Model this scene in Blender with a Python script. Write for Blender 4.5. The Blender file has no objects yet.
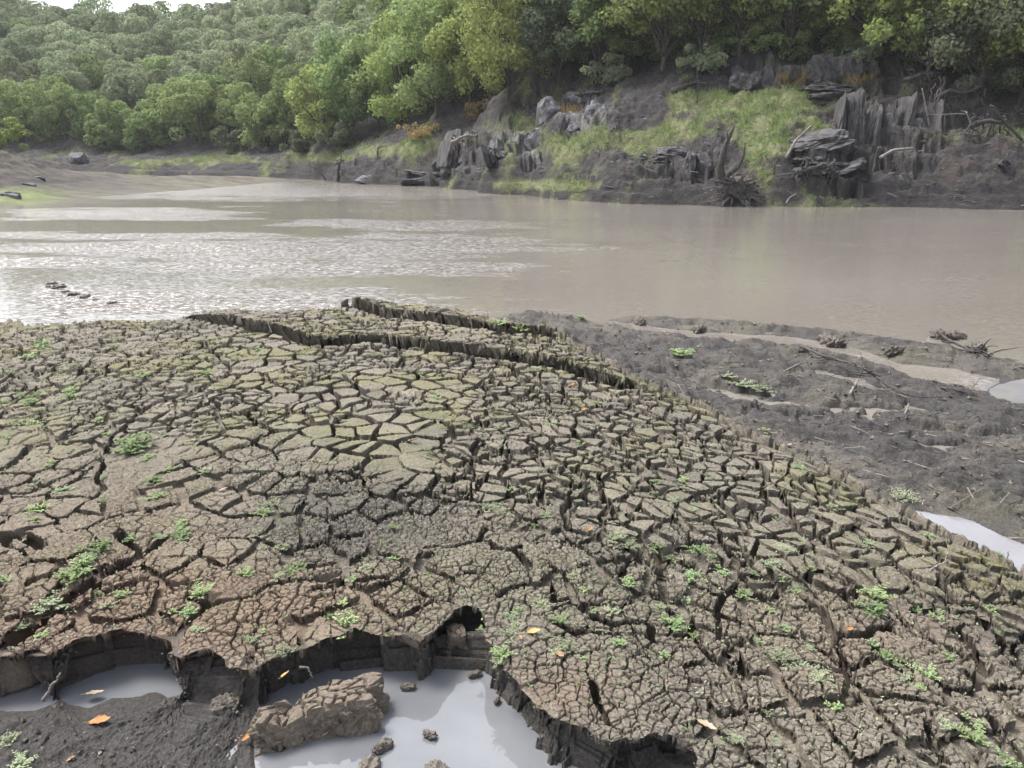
import bpy, math, random, time
import numpy as np
random.seed(11); rng = np.random.default_rng(11)
T0 = time.time()
scene = bpy.context.scene
COL = scene.collection
f4 = np.float32

# ------------------------------------------------------------------ camera model
F = 759.0; TH = math.radians(17.0); CZ = 2.2
CT, ST = math.cos(TH), math.sin(TH)
cam_d = bpy.data.cameras.new('camera'); cam = bpy.data.objects.new('camera', cam_d); COL.objects.link(cam)
cam.location = (0, 0, CZ); cam.rotation_euler = (math.pi/2 - TH, 0, 0)
cam_d.sensor_width = 36; cam_d.lens = 36*F/1024; cam_d.clip_start = 0.05; cam_d.clip_end = 3000
scene.camera = cam

def ray(px, py):
    u = (px-512)/F; v = (384-py)/F
    return np.array([u, CT+v*ST, v*CT-ST])
def at_z(px, py, z):
    d = ray(px, py); t = (z-CZ)/d[2]; return np.array([d[0]*t, d[1]*t, z])
def at_Y(px, py, Y):
    d = ray(px, py); t = Y/d[1]; return np.array([d[0]*t, Y, CZ+d[2]*t])
def project(x, y, z):
    zc = z-CZ; dep = y*CT - zc*ST; up = y*ST + zc*CT
    dep = np.maximum(dep, 0.05)
    return 512+F*x/dep, 384-F*up/dep

# ------------------------------------------------------------------ numpy noise
def hash2(ix, iy, seed):
    h = (ix.astype(np.int64)*374761393 + iy.astype(np.int64)*668265263 + seed*1442695041) & 0xffffffff
    h = ((h ^ (h >> 13))*1274126177) & 0xffffffff
    h = ((h ^ (h >> 16))*2246822519) & 0xffffffff
    h = h ^ (h >> 15)
    return (h & 0xffffff).astype(f4)/f4(0xffffff)
def vnoise(x, y, seed=0):
    x = np.asarray(x); y = np.asarray(y)
    ix = np.floor(x); iy = np.floor(y); fx = (x-ix).astype(f4); fy = (y-iy).astype(f4)
    ix = ix.astype(np.int64); iy = iy.astype(np.int64)
    sx = fx*fx*(3-2*fx); sy = fy*fy*(3-2*fy)
    a = hash2(ix, iy, seed); b = hash2(ix+1, iy, seed); c = hash2(ix, iy+1, seed); d = hash2(ix+1, iy+1, seed)
    return (a+(b-a)*sx)*(1-sy)+(c+(d-c)*sx)*sy-0.5
def fbm(x, y, octv=4, seed=0, gain=.5):
    s = 0; a = 1.0
    for o in range(octv):
        s = s + a*vnoise(x*(2**o)+17.3*o, y*(2**o)-9.1*o, seed+o); a *= gain
    return s
def voronoi(x, y, seed=0, jit=1.0):
    ix = np.floor(x).astype(np.int64); iy = np.floor(y).astype(np.int64)
    d1 = np.full(x.shape, 99, f4); d2 = np.full(x.shape, 99, f4)
    p1x = np.zeros(x.shape, f4); p1y = np.zeros(x.shape, f4); p2x = np.zeros(x.shape, f4); p2y = np.zeros(x.shape, f4)
    cid = np.zeros(x.shape, f4)
    for j in (-1, 0, 1):
        for i in (-1, 0, 1):
            cx = ix+i; cy = iy+j
            hx = hash2(cx, cy, seed); hy = hash2(cx, cy, seed+91)
            qx = (cx + .5 + jit*(hx-.5) - x).astype(f4); qy = (cy + .5 + jit*(hy-.5) - y).astype(f4)
            d = qx*qx+qy*qy
            n1 = d < d1
            n2 = (~n1) & (d < d2)
            d2 = np.where(n1, d1, np.where(n2, d, d2)); p2x = np.where(n1, p1x, np.where(n2, qx, p2x)); p2y = np.where(n1, p1y, np.where(n2, qy, p2y))
            d1 = np.where(n1, d, d1); p1x = np.where(n1, qx, p1x); p1y = np.where(n1, qy, p1y); cid = np.where(n1, hx*.5+hy*.5, cid)
            cid = np.where(n1, hash2(cx, cy, seed+7), cid)
    border = (d2-d1)/(2*np.sqrt((p2x-p1x)**2+(p2y-p1y)**2)+1e-6)
    return border, cid, -p1x, -p1y
def sstep(a, b, v):
    t = np.clip((v-a)/(b-a), 0, 1); return t*t*(3-2*t)

# ------------------------------------------------------------------ mesh helpers
def link(o, parent=None):
    COL.objects.link(o)
    if parent is not None: o.parent = parent
    return o
def mesh_np(name, V, Fc, mats, attrs=None, smooth=True, midx=None):
    me = bpy.data.meshes.new(name)
    V = np.asarray(V, dtype=f4); Fc = np.asarray(Fc, dtype=np.int32)
    k = Fc.shape[1]
    me.vertices.add(len(V)); me.vertices.foreach_set('co', V.ravel())
    me.loops.add(Fc.size); me.loops.foreach_set('vertex_index', Fc.ravel())
    me.polygons.add(len(Fc)); me.polygons.foreach_set('loop_start', np.arange(0, Fc.size, k, dtype=np.int32))
    me.polygons.foreach_set('use_smooth', np.full(len(Fc), smooth, dtype=bool))
    for m in (mats if isinstance(mats, (list, tuple)) else [mats]): me.materials.append(m)
    if midx is not None: me.polygons.foreach_set('material_index', np.asarray(midx, dtype=np.int32))
    me.update(calc_edges=True)
    if attrs:
        for an, arr in attrs.items():
            a = me.attributes.new(an, 'FLOAT', 'POINT'); a.data.foreach_set('value', np.asarray(arr, dtype=f4).ravel())
    return me
def obj(name, me, parent=None, loc=None):
    o = bpy.data.objects.new(name, me)
    if loc is not None: o.location = loc
    return link(o, parent)
def grid_faces(nr, nc):
    i = np.arange(nr*nc).reshape(nr, nc)
    return np.stack([i[:-1, :-1].ravel(), i[:-1, 1:].ravel(), i[1:, 1:].ravel(), i[1:, :-1].ravel()], 1)
class Geo:
    """collects quads for one mesh"""
    def __init__(s): s.V = []; s.F = []; s.M = []; s.n = 0
    def add(s, V, Fc, m=0):
        V = np.asarray(V, f4); Fc = np.asarray(Fc, np.int32)
        s.V.append(V); s.F.append(Fc+s.n); s.M.append(np.full(len(Fc), m)); s.n += len(V)
    def tube(s, pts, rad, seg=7, m=0, rough=0.0):
        P = np.asarray(pts, float); n = len(P); rad = np.broadcast_to(np.asarray(rad, float), (n,))
        Tn = np.gradient(P, axis=0); Tn /= np.linalg.norm(Tn, axis=1)[:, None]+1e-9
        ref = np.array([0, 0, 1.]) if abs(Tn[0][2]) < .8 else np.array([1., 0, 0])
        rows = []
        for i in range(n):
            a = np.cross(Tn[i], ref); a /= np.linalg.norm(a)+1e-9; b = np.cross(Tn[i], a)
            ang = np.linspace(0, 2*np.pi, seg, endpoint=False)
            rr = rad[i]*(1+rough*(rng.random(seg)-.5))
            rows.append(P[i]+rr[:, None]*(np.cos(ang)[:, None]*a+np.sin(ang)[:, None]*b))
        V = np.concatenate(rows+[P[:1], P[-1:]])
        Fc = []
        for i in range(n-1):
            for k in range(seg):
                k2 = (k+1) % seg
                Fc.append((i*seg+k, i*seg+k2, (i+1)*seg+k2, (i+1)*seg+k))
        c0 = n*seg; c1 = c0+1
        for k in range(0, seg):
            k2 = (k+1) % seg
            Fc.append((c0, k2, k, k)); Fc.append((c1, (n-1)*seg+k, (n-1)*seg+k2, (n-1)*seg+k2))
        s.add(V, Fc, m)
    def build(s, name, mats, smooth=True):
        V = np.concatenate(s.V); Fc = np.concatenate(s.F); M = np.concatenate(s.M)
        tri = Fc[:, 2] == Fc[:, 3]
        me = bpy.data.meshes.new(name)
        ls = np.where(tri, 3, 4); start = np.concatenate([[0], np.cumsum(ls)[:-1]])
        flat = Fc.ravel()[np.stack([np.ones_like(tri), np.ones_like(tri), np.ones_like(tri), ~tri], 1).ravel()]
        me.vertices.add(len(V)); me.vertices.foreach_set('co', V.ravel())
        me.loops.add(len(flat)); me.loops.foreach_set('vertex_index', flat.astype(np.int32))
        me.polygons.add(len(Fc)); me.polygons.foreach_set('loop_start', start.astype(np.int32))
        me.polygons.foreach_set('use_smooth', np.full(len(Fc), smooth, dtype=bool))
        for m in (mats if isinstance(mats, (list, tuple)) else [mats]): me.materials.append(m)
        me.polygons.foreach_set('material_index', M.astype(np.int32))
        me.update(calc_edges=True)
        return me
def tag(o, label=None, cat=None, group=None, kind=None):
    if label: o['label'] = label
    if cat: o['category'] = cat
    if group: o['group'] = group
    if kind: o['kind'] = kind
    return o
def empty(name, loc):
    o = bpy.data.objects.new(name, None); o.location = loc; o.empty_display_size = .2
    return link(o)

# ------------------------------------------------------------------ materials
def new_mat(name):
    m = bpy.data.materials.new(name); m.use_nodes = True
    nt = m.node_tree; b = nt.nodes['Principled BSDF']
    return m, nt, b
def N(nt, typ, **kw):
    n = nt.nodes.new(typ)
    for k, v in kw.items():
        if k in n.inputs.keys() if hasattr(n.inputs, 'keys') else False: n.inputs[k].default_value = v
        else: setattr(n, k, v)
    return n
def attr(nt, name):
    n = nt.nodes.new('ShaderNodeAttribute'); n.attribute_name = name; return n.outputs['Fac']
def mixc(nt, fac, a, b, blend='MIX'):
    n = nt.nodes.new('ShaderNodeMix'); n.data_type = 'RGBA'; n.blend_type = blend
    for sock, v in ((0, fac), (6, a), (7, b)):
        if isinstance(v, (int, float)): n.inputs[sock].default_value = v
        elif isinstance(v, tuple): n.inputs[sock].default_value = (*v, 1)
        else: nt.links.new(v, n.inputs[sock])
    return n.outputs[2]
def noise(nt, scale, detail=4, rough=.6, vec=None, dim='3D'):
    n = nt.nodes.new('ShaderNodeTexNoise'); n.inputs['Scale'].default_value = scale; n.inputs['Detail'].default_value = detail
    n.inputs['Roughness'].default_value = rough
    if vec is not None: nt.links.new(vec, n.inputs['Vector'])
    return n.outputs['Fac']
def ramp(nt, v, lo, hi, a=0.0, b=1.0):
    n = nt.nodes.new('ShaderNodeMapRange'); n.clamp = True
    nt.links.new(v, n.inputs[0])
    for i, q in enumerate((lo, hi, a, b)): n.inputs[i+1].default_value = q
    return n.outputs[0]
def math_(nt, op, a, b=None):
    n = nt.nodes.new('ShaderNodeMath'); n.operation = op
    for i, v in enumerate((a, b)):
        if v is None: continue
        if isinstance(v, (int, float)): n.inputs[i].default_value = v
        else: nt.links.new(v, n.inputs[i])
    return n.outputs[0]
def bump(nt, b, h, strength, dist):
    n = nt.nodes.new('ShaderNodeBump'); n.inputs['Strength'].default_value = strength; n.inputs['Distance'].default_value = dist
    nt.links.new(h, n.inputs['Height']); nt.links.new(n.outputs[0], b.inputs['Normal']); return n
def pos(nt):
    return nt.nodes.new('ShaderNodeNewGeometry').outputs['Position']
def objc(nt):
    return nt.nodes.new('ShaderNodeTexCoord').outputs['Object']

# near mud ------------------------------------------------
def mud_material(name, use_attr=True, warm=0):
    m, nt, b = new_mat(name)
    P = pos(nt) if use_attr else objc(nt)
    big = noise(nt, 1.1, 5, .6, P); mid = noise(nt, 9, 5, .65, P); fine = noise(nt, 70, 4, .7, P); grit = noise(nt, 260, 2, .6, P)
    c = mixc(nt, ramp(nt, big, .35, .65), (.130, .115, .093), (.182, .161, .125))
    c = mixc(nt, ramp(nt, mid, .35, .7, 0, .75), c, (.080, .068, .054))
    c = mixc(nt, ramp(nt, fine, .48, .75, 0, .75), c, (.30, .272, .225))
    c = mixc(nt, ramp(nt, fine, .46, .30, 0, .7), c, (.06, .052, .044))
    if use_attr:
        c = mixc(nt, attr(nt, 'warm'), c, (.165, .118, .086))
        tone = attr(nt, 'tone')
        hs = nt.nodes.new('ShaderNodeHueSaturation'); nt.links.new(c, hs.inputs['Color']); nt.links.new(ramp(nt, tone, 0, 1, .74, 1.28), hs.inputs['Value'])
        c = hs.outputs[0]
        mo = attr(nt, 'moss')
        mf = math_(nt, 'MULTIPLY', mo, ramp(nt, noise(nt, 26, 5, .7, P), .40, .62))
        c = mixc(nt, mf, c, (.15, .145, .055))
        wet = attr(nt, 'wet')
        dark = mixc(nt, ramp(nt, fine, .4, .72), (.018, .0165, .016), (.062, .058, .058))
        c = mixc(nt, wet, c, dark)
        nt.links.new(ramp(nt, math_(nt, 'MULTIPLY', wet, ramp(nt, mid, .3, .6)), 0, 1, .88, .46), b.inputs['Roughness'])
    else:
        c = mixc(nt, warm, c, (.185, .135, .10))
        b.inputs['Roughness'].default_value = .85
    nt.links.new(c, b.inputs['Base Color'])
    b.inputs['Specular IOR Level'].default_value = .35
    h = math_(nt, 'ADD', math_(nt, 'MULTIPLY', fine, 1.0), math_(nt, 'MULTIPLY', grit, .35))
    bump(nt, b, h, .9, .014)
    return m
M_MUD = mud_material('cracked_mud')
M_CLOD = mud_material('mud_clod', False)
M_CLODTOP = mud_material('mud_block', False, .35)
HAZE = True
def simple(name, c1, c2, scale=8, rough=.8, bs=.4, bd=.02, stretch=None, detail=5):
    m, nt, b = new_mat(name)
    v = objc(nt)
    if stretch:
        mp = nt.nodes.new('ShaderNodeMapping'); mp.inputs['Scale'].default_value = stretch; nt.links.new(v, mp.inputs[0]); v = mp.outputs[0]
    n = noise(nt, scale, detail, .65, v)
    nt.links.new(mixc(nt, ramp(nt, n, .35, .65), c1, c2), b.inputs['Base Color'])
    b.inputs['Roughness'].default_value = rough; b.inputs['Specular IOR Level'].default_value = .3
    if bs: bump(nt, b, n, bs, bd)
    return m
M_WETCLOD = simple('wet_mud', (.05, .043, .036), (.13, .112, .092), 30, .5, .6, .01)
M_BARK = simple('bark', (.035, .03, .027), (.10, .09, .08), 6, .9, .6, .04, (1, 1, .25))
M_DEADWOOD = simple('weathered_wood', (.12, .105, .092), (.26, .235, .21), 10, .85, .5, .01)
M_DARKWOOD = simple('waterlogged_wood', (.022, .019, .018), (.075, .066, .062), 9, .7, .5, .02)
M_ROCK = simple('dark_slate', (.022, .021, .023), (.095, .091, .092), 2.2, .75, .9, .15, (1.6, 1.6, .45))
M_PALEROCK = simple('pale_rock', (.035, .033, .035), (.16, .155, .165), 2.6, .85, .7, .1)
M_TWIG = simple('twig', (.12, .10, .085), (.27, .24, .21), 30, .85, 0)

def foliage(name, c1, c2, c3, trans=.46, isl=True, rough=.6):
    m = bpy.data.materials.new(name); m.use_nodes = True; nt = m.node_tree; nt.nodes.clear()
    out = nt.nodes.new('ShaderNodeOutputMaterial')
    oi = nt.nodes.new('ShaderNodeObjectInfo'); ge = nt.nodes.new('ShaderNodeNewGeometry')
    c = mixc(nt, ramp(nt, oi.outputs['Random'], 0, 1), c1, c2)
    c = mixc(nt, ramp(nt, ge.outputs['Random Per Island'], .3, 1, 0, .75), c, c3)
    hs = nt.nodes.new('ShaderNodeHueSaturation'); nt.links.new(c, hs.inputs['Color'])
    r2 = math_(nt, 'FRACT', math_(nt, 'MULTIPLY', oi.outputs['Random'], 7.31))
    nt.links.new(ramp(nt, r2, 0, 1, .72, 1.25), hs.inputs['Value'])
    r3 = math_(nt, 'FRACT', math_(nt, 'MULTIPLY', oi.outputs['Random'], 13.7))
    nt.links.new(ramp(nt, r3, 0, 1, .485, .515), hs.inputs['Hue'])
    c = hs.outputs[0]
    d = nt.nodes.new('ShaderNodeBsdfDiffuse'); t = nt.nodes.new('ShaderNodeBsdfTranslucent'); mx = nt.nodes.new('ShaderNodeMixShader')
    nt.links.new(c, d.inputs[0]); nt.links.new(c, t.inputs[0]); mx.inputs[0].default_value = trans
    nt.links.new(d.outputs[0], mx.inputs[1]); nt.links.new(t.outputs[0], mx.inputs[2]); nt.links.new(mx.outputs[0], out.inputs[0])
    return m
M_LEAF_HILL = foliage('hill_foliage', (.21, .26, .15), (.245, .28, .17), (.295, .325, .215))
M_LEAF_GREEN = foliage('oak_foliage', (.165, .23, .095), (.21, .265, .11), (.26, .315, .14))
M_LEAF_LIME = foliage('young_oak_foliage', (.25, .315, .11), (.285, .34, .12), (.35, .40, .16))
M_LEAF_GREY = foliage('willow_foliage', (.13, .16, .10), (.16, .18, .11), (.2, .22, .145))
M_WEED = foliage('weed_leaf', (.18, .255, .115), (.225, .29, .14), (.29, .35, .20), .3)
M_WEED_PALE = foliage('pale_weed_leaf', (.23, .27, .17), (.27, .30, .19), (.35, .38, .26), .3)
M_GRASS = foliage('bank_grass', (.15, .21, .075), (.165, .22, .08), (.27, .30, .14), .3)
M_ORANGE = foliage('dry_bracken', (.26, .185, .08), (.26, .185, .08), (.34, .27, .14), .3)

# ------------------------------------------------------------------ world and sun
w = bpy.data.worlds.new('World'); scene.world = w; w.use_nodes = True
nt = w.node_tree; bg = nt.nodes['Background']
sky = nt.nodes.new('ShaderNodeTexSky'); sky.sky_type = 'NISHITA'; sky.sun_disc = False
SUN_EL = math.radians(60); SUN_AZ = math.radians(-60)      # azimuth from +Y, negative = to the left
sky.sun_elevation = SUN_EL; sky.sun_rotation = SUN_AZ
sky.air_density = 1.0; sky.dust_density = 4.0; sky.ozone_density = 1.0
hs = nt.nodes.new('ShaderNodeHueSaturation'); hs.inputs['Saturation'].default_value = .45; hs.inputs['Value'].default_value = 1.0
nt.links.new(sky.outputs[0], hs.inputs['Color']); nt.links.new(hs.outputs[0], bg.inputs[0]); bg.inputs[1].default_value = .15
sl = bpy.data.lights.new('sun', 'SUN'); sl.energy = 2.0; sl.angle = math.radians(18); sl.color = (1, .96, .90)
so = link(bpy.data.objects.new('sun', sl))
from mathutils import Vector
sd = Vector((math.sin(SUN_AZ)*math.cos(SUN_EL), math.cos(SUN_AZ)*math.cos(SUN_EL), math.sin(SUN_EL)))
so.rotation_euler = sd.to_track_quat('Z', 'Y').to_euler(); so.location = (0, 0, 60)
scene.view_settings.view_transform = 'Standard'; scene.view_settings.look = 'None'
scene.view_settings.exposure = 1.4; scene.view_settings.gamma = 1
scene.cycles.max_bounces = 6; scene.cycles.diffuse_bounces = 2; scene.cycles.glossy_bounces = 3; scene.cycles.transmission_bounces = 3
scene.cycles.volume_bounces = 1; scene.cycles.use_denoising = True

# ------------------------------------------------------------------ near mud bank
def S0(x, y):
    return .34 - .022*(y-2.6) - .1*np.logaddexp(0, (x-.35)*5)/5
def on_slab(px, py):
    z = .3
    for _ in range(8):
        p = at_z(px, py, z); z = float(S0(p[0], p[1]))
    return np.array([p[0], p[1], z])
def W(pts, z=None):
    return np.array([(on_slab(*p) if z is None else at_z(p[0], p[1], z))[:2] for p in pts])

FAR_EDGE = [(-420, 330), (-200, 325), (-60, 322), (0, 320), (14, 317), (22, 322), (60, 323), (95, 319), (125, 317), (150, 319), (185, 315), (215, 311), (260, 310), (300, 308), (338, 305),
            (346, 301), (362, 299), (400, 304), (430, 307), (470, 315), (500, 320), (545, 331), (575, 343), (600, 357), (628, 374), (660, 388), (700, 402), (730, 421), (770, 438), (800, 452), (835, 470),
            (870, 492), (905, 509), (945, 531), (985, 552), (1024, 573), (1090, 605), (1200, 660)]
NEAR_EDGE = [(690, 1150), (690, 840), (700, 790), (702, 768), (700, 752), (692, 738), (672, 734), (655, 734), (640, 742), (625, 741), (610, 743), (598, 738), (585, 726), (565, 722), (548, 716),
             (532, 707), (524, 697), (519, 682), (510, 672), (504, 660), (494, 648), (486, 634), (480, 618), (474, 609), (462, 607), (450, 612), (443, 624), (436, 632), (418, 640), (400, 636), (384, 640),
             (368, 638), (352, 634), (338, 640), (322, 644), (308, 650), (290, 656), (270, 664), (255, 668), (238, 668), (226, 657), (210, 650), (196, 655), (184, 661), (178, 650), (174, 640), (160, 638), (140, 633),
             (122, 631), (104, 636), (88, 637), (70, 645), (52, 656), (40, 652), (26, 650), (8, 656), (-30, 662), (-120, 672), (-500, 760)]
far_w = W(FAR_EDGE); near_w = W(NEAR_EDGE)
POLY = np.concatenate([far_w, np.array([[4.2, 2.0], [4.0, .3]]), np.array([[near_w[0][0], .3]]), near_w[0:], np.array([[-7, 2.4]])])

def inside_poly(x, y, P):
    c = np.zeros(x.shape, bool); n = len(P); j = n-1
    for i in range(n):
        xi, yi = P[i]; xj, yj = P[j]
        if yi != yj:
            c ^= ((yi > y) != (yj > y)) & (x < (xj-xi)*(y-yi)/(yj-yi)+xi)
        j = i
    return c
def dist_poly(x, y, P, reach=None, closed=False, width=None):
    """distance to polyline with vector to nearest point; if reach: only within reach"""
    d = np.full(x.shape, 1e3, f4); vx = np.zeros(x.shape, f4); vy = np.zeros(x.shape, f4)
    xs = x.ravel(); ys = y.ravel(); dr = d.ravel(); vxr = vx.ravel(); vyr = vy.ravel()
    n = len(P); rng_ = range(n if closed else n-1)
    for i in rng_:
        a = P[i]; b = P[(i+1) % n]
        if reach is not None:
            lo = np.minimum(a, b)-reach; hi = np.maximum(a, b)+reach
            idx = np.nonzero((xs > lo[0]) & (xs < hi[0]) & (ys > lo[1]) & (ys < hi[1]))[0]
            if len(idx) == 0: continue
            qx = xs[idx]; qy = ys[idx]
        else: idx = slice(None); qx = xs; qy = ys
        ab = b-a; L = float(ab@ab)+1e-9
        t = np.clip(((qx-a[0])*ab[0]+(qy-a[1])*ab[1])/L, 0, 1)
        ex = a[0]+t*ab[0]-qx; ey = a[1]+t*ab[1]-qy; dd = np.sqrt(ex*ex+ey*ey)
        if width is not None: dd = dd/ width
        up = dd < dr[idx]
        dr[idx] = np.where(up, dd, dr[idx]); vxr[idx] = np.where(up, ex, vxr[idx]); vyr[idx] = np.where(up, ey, vyr[idx])
    return dr.reshape(x.shape), vxr.reshape(x.shape), vyr.reshape(x.shape)

# main cracks traced on the ground: (half width m, depth m, pixels of the photograph)
CR = [
 (.036, .24, [(-60, 528), (0, 536), (24, 538), (40, 547)]), (.013, .10, [(143, 409), (122, 430), (108, 446), (104, 455), (104, 467), (96, 478), (101, 485), (95, 497)]),
 (.016, .10, [(196, 341), (208, 347), (221, 356), (230, 365), (226, 375), (203, 383), (175, 395), (156, 404), (143, 409)]),
 (.016, .1, [(-40, 388), (0, 381), (12, 372), (24, 368)]), (.013, .1, [(18, 345), (26, 357), (50, 354), (78, 349), (102, 343), (125, 336), (150, 332)]),
 (.014, .1, [(-40, 412), (0, 404), (21, 394), (36, 383)]), (.018, .12, [(-30, 480), (0, 468), (21, 454), (30, 444)]), (.015, .12, [(-30, 500), (0, 493), (31, 490), (50, 480), (68, 474), (94, 461), (104, 456)]),
 (.009, .08, [(36, 399), (60, 392), (83, 386), (100, 375), (117, 368), (151, 360), (170, 354), (195, 349), (208, 347)]),
 (.012, .08, [(170, 468), (177, 464), (200, 458), (216, 454), (250, 448), (262, 436)]), (.008, .06, [(60, 441), (85, 425), (110, 402), (140, 384)]), (.008, .06, [(0, 430), (40, 415), (70, 400)]),
 (.02, .15, [(120, 532), (128, 540), (135, 548), (134, 556), (148, 548), (164, 539)]), (.038, .18, [(134, 556), (120, 564), (104, 576), (81, 589), (64, 602), (46, 615), (20, 634), (0, 650), (-20, 660)]),
 (.016, .14, [(188, 598), (208, 605), (220, 602), (236, 598), (256, 594), (262, 586), (271, 581), (290, 580), (306, 579), (340, 580), (363, 579), (386, 577)]), (.016, .15, [(208, 605), (196, 616), (188, 626), (180, 641), (176, 655)]),
 (.014, .09, [(428, 547), (451, 546), (466, 541), (481, 536), (490, 525)]), (.014, .09, [(481, 536), (490, 537), (496, 547), (508, 549), (520, 545)]),
 (.012, .09, [(361, 465), (362, 471), (356, 477), (343, 482), (336, 477), (328, 475), (313, 475)]), (.013, .1, [(428, 450), (436, 455), (444, 461), (451, 464), (460, 465), (468, 464), (472, 456), (473, 447), (478, 437)]),
 (.012, .09, [(403, 505), (416, 497), (428, 490), (441, 491), (448, 485), (453, 477), (456, 467)]), (.01, .08, [(441, 491), (452, 491), (461, 495), (468, 490)]), (.012, .09, [(471, 466), (474, 474), (476, 481), (490, 482), (512, 484), (526, 489), (530, 497)]),
 (.014, .1, [(262, 372), (272, 378), (280, 387), (290, 391), (305, 386), (318, 378), (326, 371)]), (.013, .1, [(256, 418), (269, 425), (282, 415), (295, 404), (306, 401), (318, 397)]), (.015, .1, [(345, 375), (352, 384), (365, 393), (378, 399), (391, 402), (410, 404)]),
 (.055, .5, [(190, 316), (215, 320), (240, 325), (256, 329), (282, 334), (300, 340), (313, 343), (334, 343), (350, 342), (371, 341), (402, 343), (433, 346), (464, 350), (485, 354), (512, 357), (538, 363), (577, 372), (600, 379), (618, 386), (632, 386)]),
 (.065, .5, [(350, 303), (373, 310), (402, 316), (438, 322), (472, 328), (511, 332), (548, 337)]),
 (.013, .1, [(533, 445), (543, 463), (552, 469), (559, 471), (575, 470), (584, 473), (585, 480), (582, 484), (572, 489), (564, 495), (554, 502), (540, 503)]), (.013, .1, [(561, 499), (563, 510), (567, 526)]), (.01, .08, [(577, 495), (590, 498), (606, 498)]),
 (.017, .12, [(600, 470), (604, 482), (604, 494), (608, 505), (616, 518), (626, 525), (637, 530), (647, 538), (655, 547), (663, 557), (672, 553), (679, 547), (686, 540), (689, 532)]), (.016, .12, [(617, 572), (624, 562), (633, 557), (642, 553), (663, 557), (660, 568), (659, 580), (662, 594), (666, 602), (673, 608), (684, 611), (692, 611), (694, 623)]),
 (.014, .1, [(512, 549), (522, 560), (530, 567)]), (.012, .1, [(637, 487), (648, 489), (660, 492), (679, 497), (696, 499), (710, 500), (718, 494)]), (.014, .1, [(720, 490), (722, 502), (733, 513), (746, 516), (756, 512)]), (.013, .1, [(689, 531), (710, 531), (722, 533), (731, 536), (744, 544), (747, 552), (751, 562), (760, 568)]),
 (.017, .13, [(500, 595), (512, 590), (528, 584), (548, 580), (552, 588), (556, 597), (565, 595), (572, 594), (580, 600), (587, 607), (600, 615), (613, 620), (629, 616), (640, 617), (650, 621), (653, 636)]),
 (.016, .13, [(768, 594), (751, 586), (736, 580), (725, 591), (718, 607), (720, 620), (718, 630), (728, 638), (738, 646), (742, 657), (746, 667)]), (.013, .12, [(768, 594), (784, 604), (797, 612)]), (.014, .13, [(593, 680), (596, 692), (598, 703), (604, 718)]),
 (.016, .13, [(812, 594), (819, 602), (828, 615), (834, 622), (843, 625), (852, 628), (864, 627), (875, 623), (885, 624), (890, 618)]), (.018, .14, [(838, 624), (833, 630), (841, 646), (846, 654), (849, 662), (854, 677), (851, 690), (853, 703)]),
 (.013, .12, [(885, 600), (893, 607), (909, 623), (916, 632), (930, 634), (945, 638), (958, 646), (971, 654)]), (.016, .13, [(916, 610), (922, 607), (930, 600), (937, 599), (955, 598), (971, 598)]), (.014, .12, [(936, 574), (942, 584), (950, 592), (955, 598)]),
 (.016, .13, [(971, 598), (980, 608), (989, 617), (1000, 624), (1005, 643), (1014, 650), (1024, 656), (1045, 668)]), (.016, .16, [(968, 636), (982, 645), (983, 664), (980, 690)]), (.013, .12, [(878, 640), (890, 656), (903, 668), (914, 680), (926, 684), (940, 689), (952, 699), (961, 708), (974, 714)]), (.012, .1, [(922, 714), (927, 730), (934, 745), (945, 763)]), (.013, .1, [(992, 716), (1002, 737), (1015, 750), (1030, 765)]),
 (.015, .12, [(760, 462), (768, 476), (776, 486), (784, 495), (790, 508), (794, 521), (802, 527), (810, 531), (823, 534), (828, 541), (833, 547), (846, 554), (860, 551)]), (.012, .1, [(800, 480), (815, 492), (830, 508), (846, 515), (862, 518), (878, 526)]), (.012, .1, [(857, 534), (870, 538), (885, 541), (900, 540), (917, 546), (929, 552), (950, 562), (968, 570), (990, 578)]),
 (.012, .1, [(820, 560), (840, 575), (862, 583), (880, 590)]), (.012, .1, [(890, 560), (910, 572), (930, 580)]), (.012, .1, [(985, 575), (1000, 590), (1024, 600)]),
]
CRW = [(w_, d_, W(p)) for w_, d_, p in CR]

PZ = .155
# mud floor in front of the slab and pools on the flat
FLOORMUD = W([(-300, 800), (-80, 742), (0, 728), (40, 722), (75, 716), (105, 712), (135, 708), (160, 706), (185, 710), (205, 702), (222, 694), (236, 696), (246, 704), (250, 722), (262, 735), (254, 752), (262, 775), (240, 900), (-300, 1300)], .185)
FLATEDGE = W([(470, 325), (500, 316), (530, 310), (565, 316), (590, 319), (640, 315), (700, 318), (750, 321), (790, 325), (860, 332), (930, 343), (1024, 362), (1250, 410), (1500, 700), (1100, 900), (560, 700)], .03)
POOLS = [W([(902, 510), (930, 514), (960, 522), (990, 531), (1024, 543), (1130, 590), (1130, 650), (1040, 590), (990, 560)], 0), W([(984, 398), (1000, 386), (1024, 379), (1120, 372), (1140, 412), (1024, 407), (1000, 404)], 0),
         W([(520, 309), (560, 314), (610, 327), (660, 336), (720, 341), (790, 345), (850, 356), (900, 374), (930, 384), (960, 390), (990, 392), (1000, 380), (950, 368), (900, 364), (850, 347), (800, 338), (740, 334), (680, 330), (620, 322), (590, 317)], 0)]
HOLLOWS = [([(600, 366), (640, 372), (690, 374)], .12, .07), ([(705, 384), (740, 392), (770, 388)], .08, .05), ([(815, 366), (850, 374), (872, 384)], .16, .12), ([(835, 404), (870, 408), (915, 402)], .12, .11), ([(880, 425), (930, 436), (985, 440)], .07, .06), ([(760, 405), (800, 412), (840, 415)], .08, .06), ([(950, 425), (990, 432), (1030, 434)], .08, .07)]
HOLLOWS = [(W(p, .08), w_, d_) for p, w_, d_ in HOLLOWS]

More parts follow.
